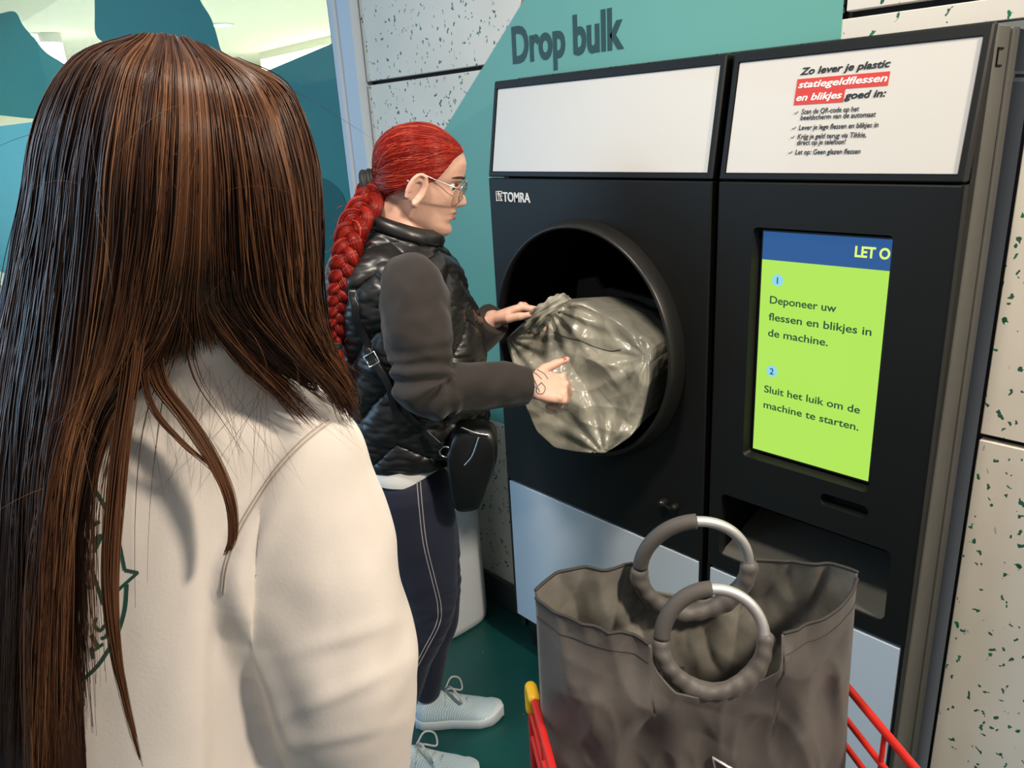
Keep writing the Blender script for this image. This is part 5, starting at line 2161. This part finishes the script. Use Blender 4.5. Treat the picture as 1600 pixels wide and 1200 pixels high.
obj('hair_lock', lock([(246, 470, .60), (240, 540, .645), (252, 600, .675), (292, 655, .695), (330, 715, .705), (358, 780, .715), (363, 840, .725), (352, 868, .73)], 150, .0028, .35, .6), M['hair_brown'], ho)
obj('hair_lock', lock([(232, 520, .635), (226, 580, .655), (240, 640, .672), (282, 690, .69), (330, 730, .705), (348, 752, .708)], 14, .0012, .5, .5), M['hair_brown'], ho)
obj('hair_lock', lock([(215, 480, .60), (206, 580, .63), (192, 680, .645), (182, 780, .66), (174, 900, .675), (180, 1000, .69), (196, 1090, .71), (222, 1200, .73)], 110, .0026, .25, .62), M['hair_brown'], ho)
fly = []
for _ in range(45):
    u0 = rng.uniform(0, 10)
    g0 = guide(u0)
    i0 = rng.integers(3, 26)
    p0_ = g0[i0] - VD * .004
    dr_ = unit(UP * rng.uniform(-1.2, .15) + R2 * rng.normal(0, .55) - VD * rng.uniform(0, .35))
    ln = rng.uniform(.02, .06)
    cv = rng.normal(0, .35)
    fly.append([p0_ + dr_ * ln * s_ + R2 * cv * ln * s_ * s_ - UP * ln * .5 * s_ * s_ for s_ in np.linspace(0, 1, 14)])
for _ in range(46):
    x_, y_ = rng.uniform(220, 420), rng.uniform(560, 620)
    a_ = rng.normal(0, 1)
    d_ = .705
    fly.append(list(spline([at_depth(x_, y_, d_), at_depth(x_ + 30 * a_, y_ + 70, d_ + .012), at_depth(x_ + 70 * a_, y_ + 150 + 30 * rng.random(), d_ + .028)], 14)))
for _ in range(40):
    x_, y_ = rng.uniform(430, 500), rng.uniform(500, 590)
    fly.append(list(spline([at_depth(x_, y_, .72), at_depth(x_ + rng.uniform(10, 60), y_ + 50, .78), at_depth(x_ + rng.uniform(40, 110), y_ + rng.uniform(60, 130), .83)], 14)))
for a_, b_ in ((0, 45), (45, 91), (91, len(fly))):
    q_ = np.array(fly[a_:b_])
    obj('stray_hair', strand_mesh(q_, rng.uniform(.0001, .0002, len(q_)), rng.uniform(.4, 1, len(q_))), M['hair_brown'], ho)['kind'] = 'stuff'

# ------------------------------------------------------------------ red trolley and the shopping bag standing in it
DD = unit((-.834, .551, 0))
WW = V(-DD[1], DD[0], 0) * -1.0
CT = lambda d, w, z: DD * d + WW * w + UP * z
M['trolley_red'] = mat('red_trolley_plastic', '#c9251f', 0.35, coat=0.2)
M['trolley_yellow'] = mat('yellow_trolley_corner', '#efb81c', 0.4)
M['trolley_grey'] = mat('grey_trolley_steel', '#8c9093', 0.35, metal=.8)
M['rubber'] = mat('dark_wheel_rubber', '#1b1c1d', 0.7)
cart = thing('shopping_trolley', 'red shopping trolley with a yellow corner cap carrying the black bag', 'trolley', CT(.62, .366, 0))
cap_p = on_z(828, 1068, .80)
Wl, Dc = cap_p @ WW, cap_p @ DD
rr_p = on_z(1375, 1135, .80)
Wr = (rr_p @ WW + on_z(1432, 1203, .80) @ WW) / 2
D0, D1 = .22, Dc
ZR = .80
for w_ in (Wl, Wr):
    obj('rail', tube([CT(D0, w_, ZR), CT(D1 - .02, w_, ZR)], .0062, 14), M['trolley_red'], cart)
    obj('lower_rail', tube([CT(D0, w_, ZR - .055), CT(D1, w_, ZR - .055)], .0048, 12), M['trolley_red'], cart)
    for k, dq in enumerate(np.linspace(D0 + .03, D1 - .1, 7)):
        obj('upright', tube([CT(dq, w_, ZR), CT(dq, w_, .575)], .0036, 10), M['trolley_red'], cart)
    obj('corner_post', tube([CT(D1, w_, ZR - .012), CT(D1, w_, .50)], .0062, 14), M['trolley_red'], cart)
    obj('corner_cap', tube([CT(D1 - .035, w_, ZR), CT(D1 - .012, w_, ZR + .001), CT(D1, w_, ZR - .012), CT(D1, w_, ZR - .048)], .0092, 14, 24), M['trolley_yellow'], cart)
for z_ in (ZR - .10, .58):
    for dq in (D0, D1):
        obj('cross_bar', tube([CT(dq, Wl, z_), CT(dq, Wr, z_)], .0055, 12), M['trolley_red'], cart)
    for w_ in (Wl, Wr):
        obj('side_bar', tube([CT(D0, w_, z_), CT(D1, w_, z_)], .0048, 12), M['trolley_red'], cart)
for w_ in np.linspace(Wl + .045, Wr - .045, 9):
    obj('floor_wire', tube([CT(D0, w_, .578), CT(D1, w_, .578)], .003, 8), M['trolley_red'], cart)
for w_ in (Wl, Wr):
    obj('leg', tube([CT(D0 + .02, w_, .58), CT(D0 + .05, w_, .30), CT(D0 + .04, w_, .115)], .009, 12), M['trolley_grey'], cart)
    obj('leg', tube([CT(D1, w_, .52), CT(D1 - .04, w_, .30), CT(D1 - .04, w_, .115)], .009, 12), M['trolley_grey'], cart)
    obj('base_rail', tube([CT(D0 + .04, w_, .16), CT(D1 - .04, w_, .16)], .008, 12), M['trolley_grey'], cart)
    for dq in (D0 + .04, D1 - .04):
        wh = obj('wheel', loft([ellipse(CT(dq, w_, .055) + WW * h, DD * r_, UP * r_, 28) for h, r_ in ((-.013, .045), (-.011, .054), (.011, .054), (.013, .045))]), M['rubber'], cart)
        obj('hub', tube([CT(dq, w_ - .016, .055), CT(dq, w_ + .016, .055)], .018, 16), M['trolley_grey'], wh)
        obj('fork', tube([CT(dq, w_ - .02, .05), CT(dq, w_ - .022, .09), CT(dq, w_, .118)], .006, 8, 10), M['trolley_grey'], cart)
obj('handle', tube([CT(D0 - .07, Wl, .86), CT(D0 - .07, Wr, .86)], .013, 14), M['trolley_red'], cart)
for w_ in (Wl, Wr):
    obj('handle_arm', tube([CT(D0 - .07, w_, .86), CT(D0 - .03, w_, .84), CT(D0 + .02, w_, ZR)], .008, 10, 12), M['trolley_red'], cart)


def bag_mat(name, c1, c2, rough, st):
    k = NT(name)
    co = k.coords()
    n1 = k.noise(co, 9, 5, .65)
    k.l(k.ramp(n1.outputs['Fac'], [(.3, lin(c1)), (.7, lin(c2))]), k.b.inputs['Base Color'])
    k.b.inputs['Roughness'].default_value = rough
    k.b.inputs['Sheen Weight'].default_value = .12
    n2 = k.noise(co, 850, 2)
    k.bump(n2.outputs['Fac'], st, .0008)
    return k.m


M['bag_out'] = bag_mat('dark_grey_woven_polyester', '#4b4744', '#5a5550', .5, .5)
M['bag_in'] = bag_mat('dusty_grey_lining', '#5f5c52', '#87837a', .7, .4)
M['bag_trim'] = mat('black_binding_tape', '#2a2827', .7, bump=(500, .4, .0008))
M['foam'] = mat('grey_foam_grip', '#4a4744', .7, bump=(400, .3, .0008))
M['alu'] = mat('brushed_aluminium', '#d9dad8', .38, metal=.75)
bag = thing('shopping_bag', 'dark grey fabric shopping bag with two ring handles standing in the red trolley', 'bag', CT(.875, .366, .59))
cl_, cr_ = on_z(836, 926, 1.0), on_z(1340, 902, 1.0)
BX = unit(cr_ - cl_)
BX[2] = 0
BX = unit(BX)
BY = V(-BX[1], BX[0], 0)                         # away from the camera
BC = (cl_ + cr_) / 2
BW = np.linalg.norm(cr_ - cl_) / 2
BH = .405
NU, NV = 130, 100


def bag_uvs():
    return np.linspace(-1, 1, NU), np.linspace(0, 1, NV)


def thick(u, v):
    """half depth of the bag"""
    top = .066 * (1 - abs(u) ** 2.3) ** .8
    bot = .082 * (1 - abs(u) ** 8) ** .5
    return top * v + bot * (1 - v)


RING_R = .0740
RRS = {-1: .0690, 1: .0795}
RU = .012 / BW
HZ = {-1: -.050, 1: -.012}                        # ring centre below the corner height (front, back)


def rim_z(u, sg):
    x = u * BW - RU * BW
    sag = (-.056 if sg < 0 else -.004) * (1 - abs(u) ** 1.5)
    z = sag + .006 * math.sin(u * 7 + sg)
    r_ = RING_R + .012
    if abs(x) < r_:
        z = min(z, HZ[sg] - math.sqrt(max(0, r_ * r_ - x * x)) * .80)
    return z


BCR = {}
for sg in (-1, 1):
    BCR[sg] = []
    for _ in range(44):
        an = rng.normal(0, .75)
        BCR[sg].append((rng.uniform(-.21, .21), rng.uniform(-.40, -.02), math.cos(an), math.sin(an), rng.choice([-1, 1]) * rng.uniform(.10, .26), rng.uniform(.035, .085)))


def bag_crease(x, z, sg):
    return sum(a * abs((x - cx) * nx + (z - cz) * nz_) * math.exp(-((x - cx) ** 2 + (z - cz) ** 2) / (r * r)) for cx, cz, nx, nz_, a, r in BCR[sg])


def bag_pt(u, v, sg, off=0.0):
    zt = rim_z(u, sg)
    z = -BH + (zt + BH) * v
    vv_ = (z + BH) / BH
    t_ = thick(u, np.clip(vv_, 0, 1))
    p = BC + BX * (u * BW * (1 + .008 * (1 - vv_))) + BY * sg * (t_ + off) + UP * z
    if v < .999 or True:
        e_ = min(1, (1 - abs(u)) * 6)
        q = V(u * 2.0, z * 9, sg)
        # sharp fabric creases: ridges running down from the rings and diagonals across the panel
        rg = 1 - abs(nz(V(u * 1.3 + z * 1.6, z * 2.2 - u * .7, sg), 2.2, 3.0)) * 2
        rg2 = 1 - abs(nz(V(u * 1.1 - z * 2.4, z * 2.0 + u, sg), 2.6, 7.0)) * 2
        d = .013 * max(rg, 0) ** 1.15 + .011 * max(rg2, 0) ** 1.15 - .009 + .004 * nz(q, 1.6, 2.0)
        d += -.014 * g_(u * BW - RU * BW - .015, .07) * g_(z + .19, .05)
        d += .016 * g_(u * BW + .14 + (z + .2) * .4, .025) * g_(z + .2, .12)
        d += .014 * g_(u * BW - .13 - (z + .2) * .12, .03) * g_(z + .22, .14)
        d += bag_crease(u * BW, z, sg)
        p = p + BY * sg * d * e_ + UP * .004 * nz(q, 1.1, 5)
    return p


us_, vs_ = bag_uvs()
for sg, nm in ((-1, 'front_panel'), (1, 'back_panel')):
    v = [bag_pt(u, w_, sg) for w_ in vs_ for u in us_]
    f = []
    for i in range(NV - 1):
        for j in range(NU - 1):
            q = i * NU + j
            f.append((q, q + 1, q + NU + 1, q + NU) if sg < 0 else (q, q + NU, q + NU + 1, q + 1))
    me = mesh((v, f), nm)
    o = link(nm, me, [M['bag_out'], M['bag_in']], bag)
    md = o.modifiers.new('cloth', 'SOLIDIFY')
    md.thickness = .0022
    md.offset = -1
    md.material_offset = 1
    md.material_offset_rim = 0
    # bound hem along the rim outside the ring notch
    for ua, ub in ((-.995, RU - (RING_R + .016) / BW), (RU + (RING_R + .016) / BW, .995)):
        rim = [bag_pt(u, 1.0, sg, -.001) for u in np.linspace(ua, ub, 40)]
        low = [bag_pt(u, 1.0 - .028 / BH, sg, .0006) for u in np.linspace(ua, ub, 40)]
        obj('hem', tube(rim, .0026, 8), M['bag_trim'], bag)
        obj('stitching', tube(low, .0006, 5), M['bag_trim'], bag)
# bottom
v = [bag_pt(u, 0, -1) for u in us_] + [bag_pt(u, 0, 1) for u in us_]
obj('base', (v, [(j, j + 1, NU + j + 1, NU + j) for j in range(NU - 1)]), M['bag_out'], bag)
# rings
for sg in (-1, 1):
    c = bag_pt(RU, .5, sg)
    yo = thick(RU, 1.0) * sg + (.004 if sg < 0 else -.004)
    c = BC + BX * RU * BW + BY * (yo + (.007 if sg < 0 else 0)) + UP * HZ[sg]
    up_t = unit(UP * 1.0 - BY * sg * (.30 if sg < 0 else .06))
    rp = lambda a, r_=RRS[sg]: c + BX * math.cos(a) * r_ + up_t * math.sin(a) * r_
    hd_ = obj('ring_handle', tube([rp(a) for a in np.linspace(0, 2 * math.pi, 90, endpoint=False)], .0078, 16, closed=True), M['alu'], bag)
    hd_['label'] = 'round silver ring handle with a grey foam half'
    obj('foam_grip', tube([rp(a) for a in np.linspace(math.radians(90), math.radians(176), 30)], .0112, 18, round_ends=False), M['foam'], hd_)
    # gathered fabric casing around the lower half of the ring
    cas = []
    for a in np.linspace(math.radians(183), math.radians(357), 60):
        cas.append(rp(a, RRS[sg] + .0015))
    obj('handle_casing', tube(cas, 0.0122 if sg < 0 else .0135, 40, fn=lambda t_, a: 1 + .07 * math.sin(t_ * 75 + 1.5 * math.sin(a)) * (.6 + .4 * math.cos(a)) + .08 * math.sin(t_ * 19 + a * 2)), M['bag_out'], bag)
# inner pocket and the small white mark
pk = [bag_pt(u, w_, 1, -.006) for u, w_ in ((-.16, .42), (.02, .42), (.02, .63), (-.16, .63))]
pv = pk + [p - BY * .003 for p in pk]
obj('inner_pocket', (pv, [(0, 1, 2, 3), (7, 6, 5, 4), (0, 4, 5, 1), (1, 5, 6, 2), (2, 6, 7, 3), (3, 7, 4, 0)]), M['bag_trim'], bag)
bpy.context.view_layer.update()
bv_b = bvh_of([o for o in bag.children if o.name.startswith('front_panel')][0].data)
mk = [hit(bv_b, *q, .0012) for q in ((1115, 1183), (1143, 1200), (1150, 1212), (1120, 1212))]
if all(m_ is not None for m_ in mk):
    obj('printed_mark', join([tube(mk, .0022, 6, closed=True, round_ends=False)]), M['white_print'], [o for o in bag.children if o.name.startswith('front_panel')][0])
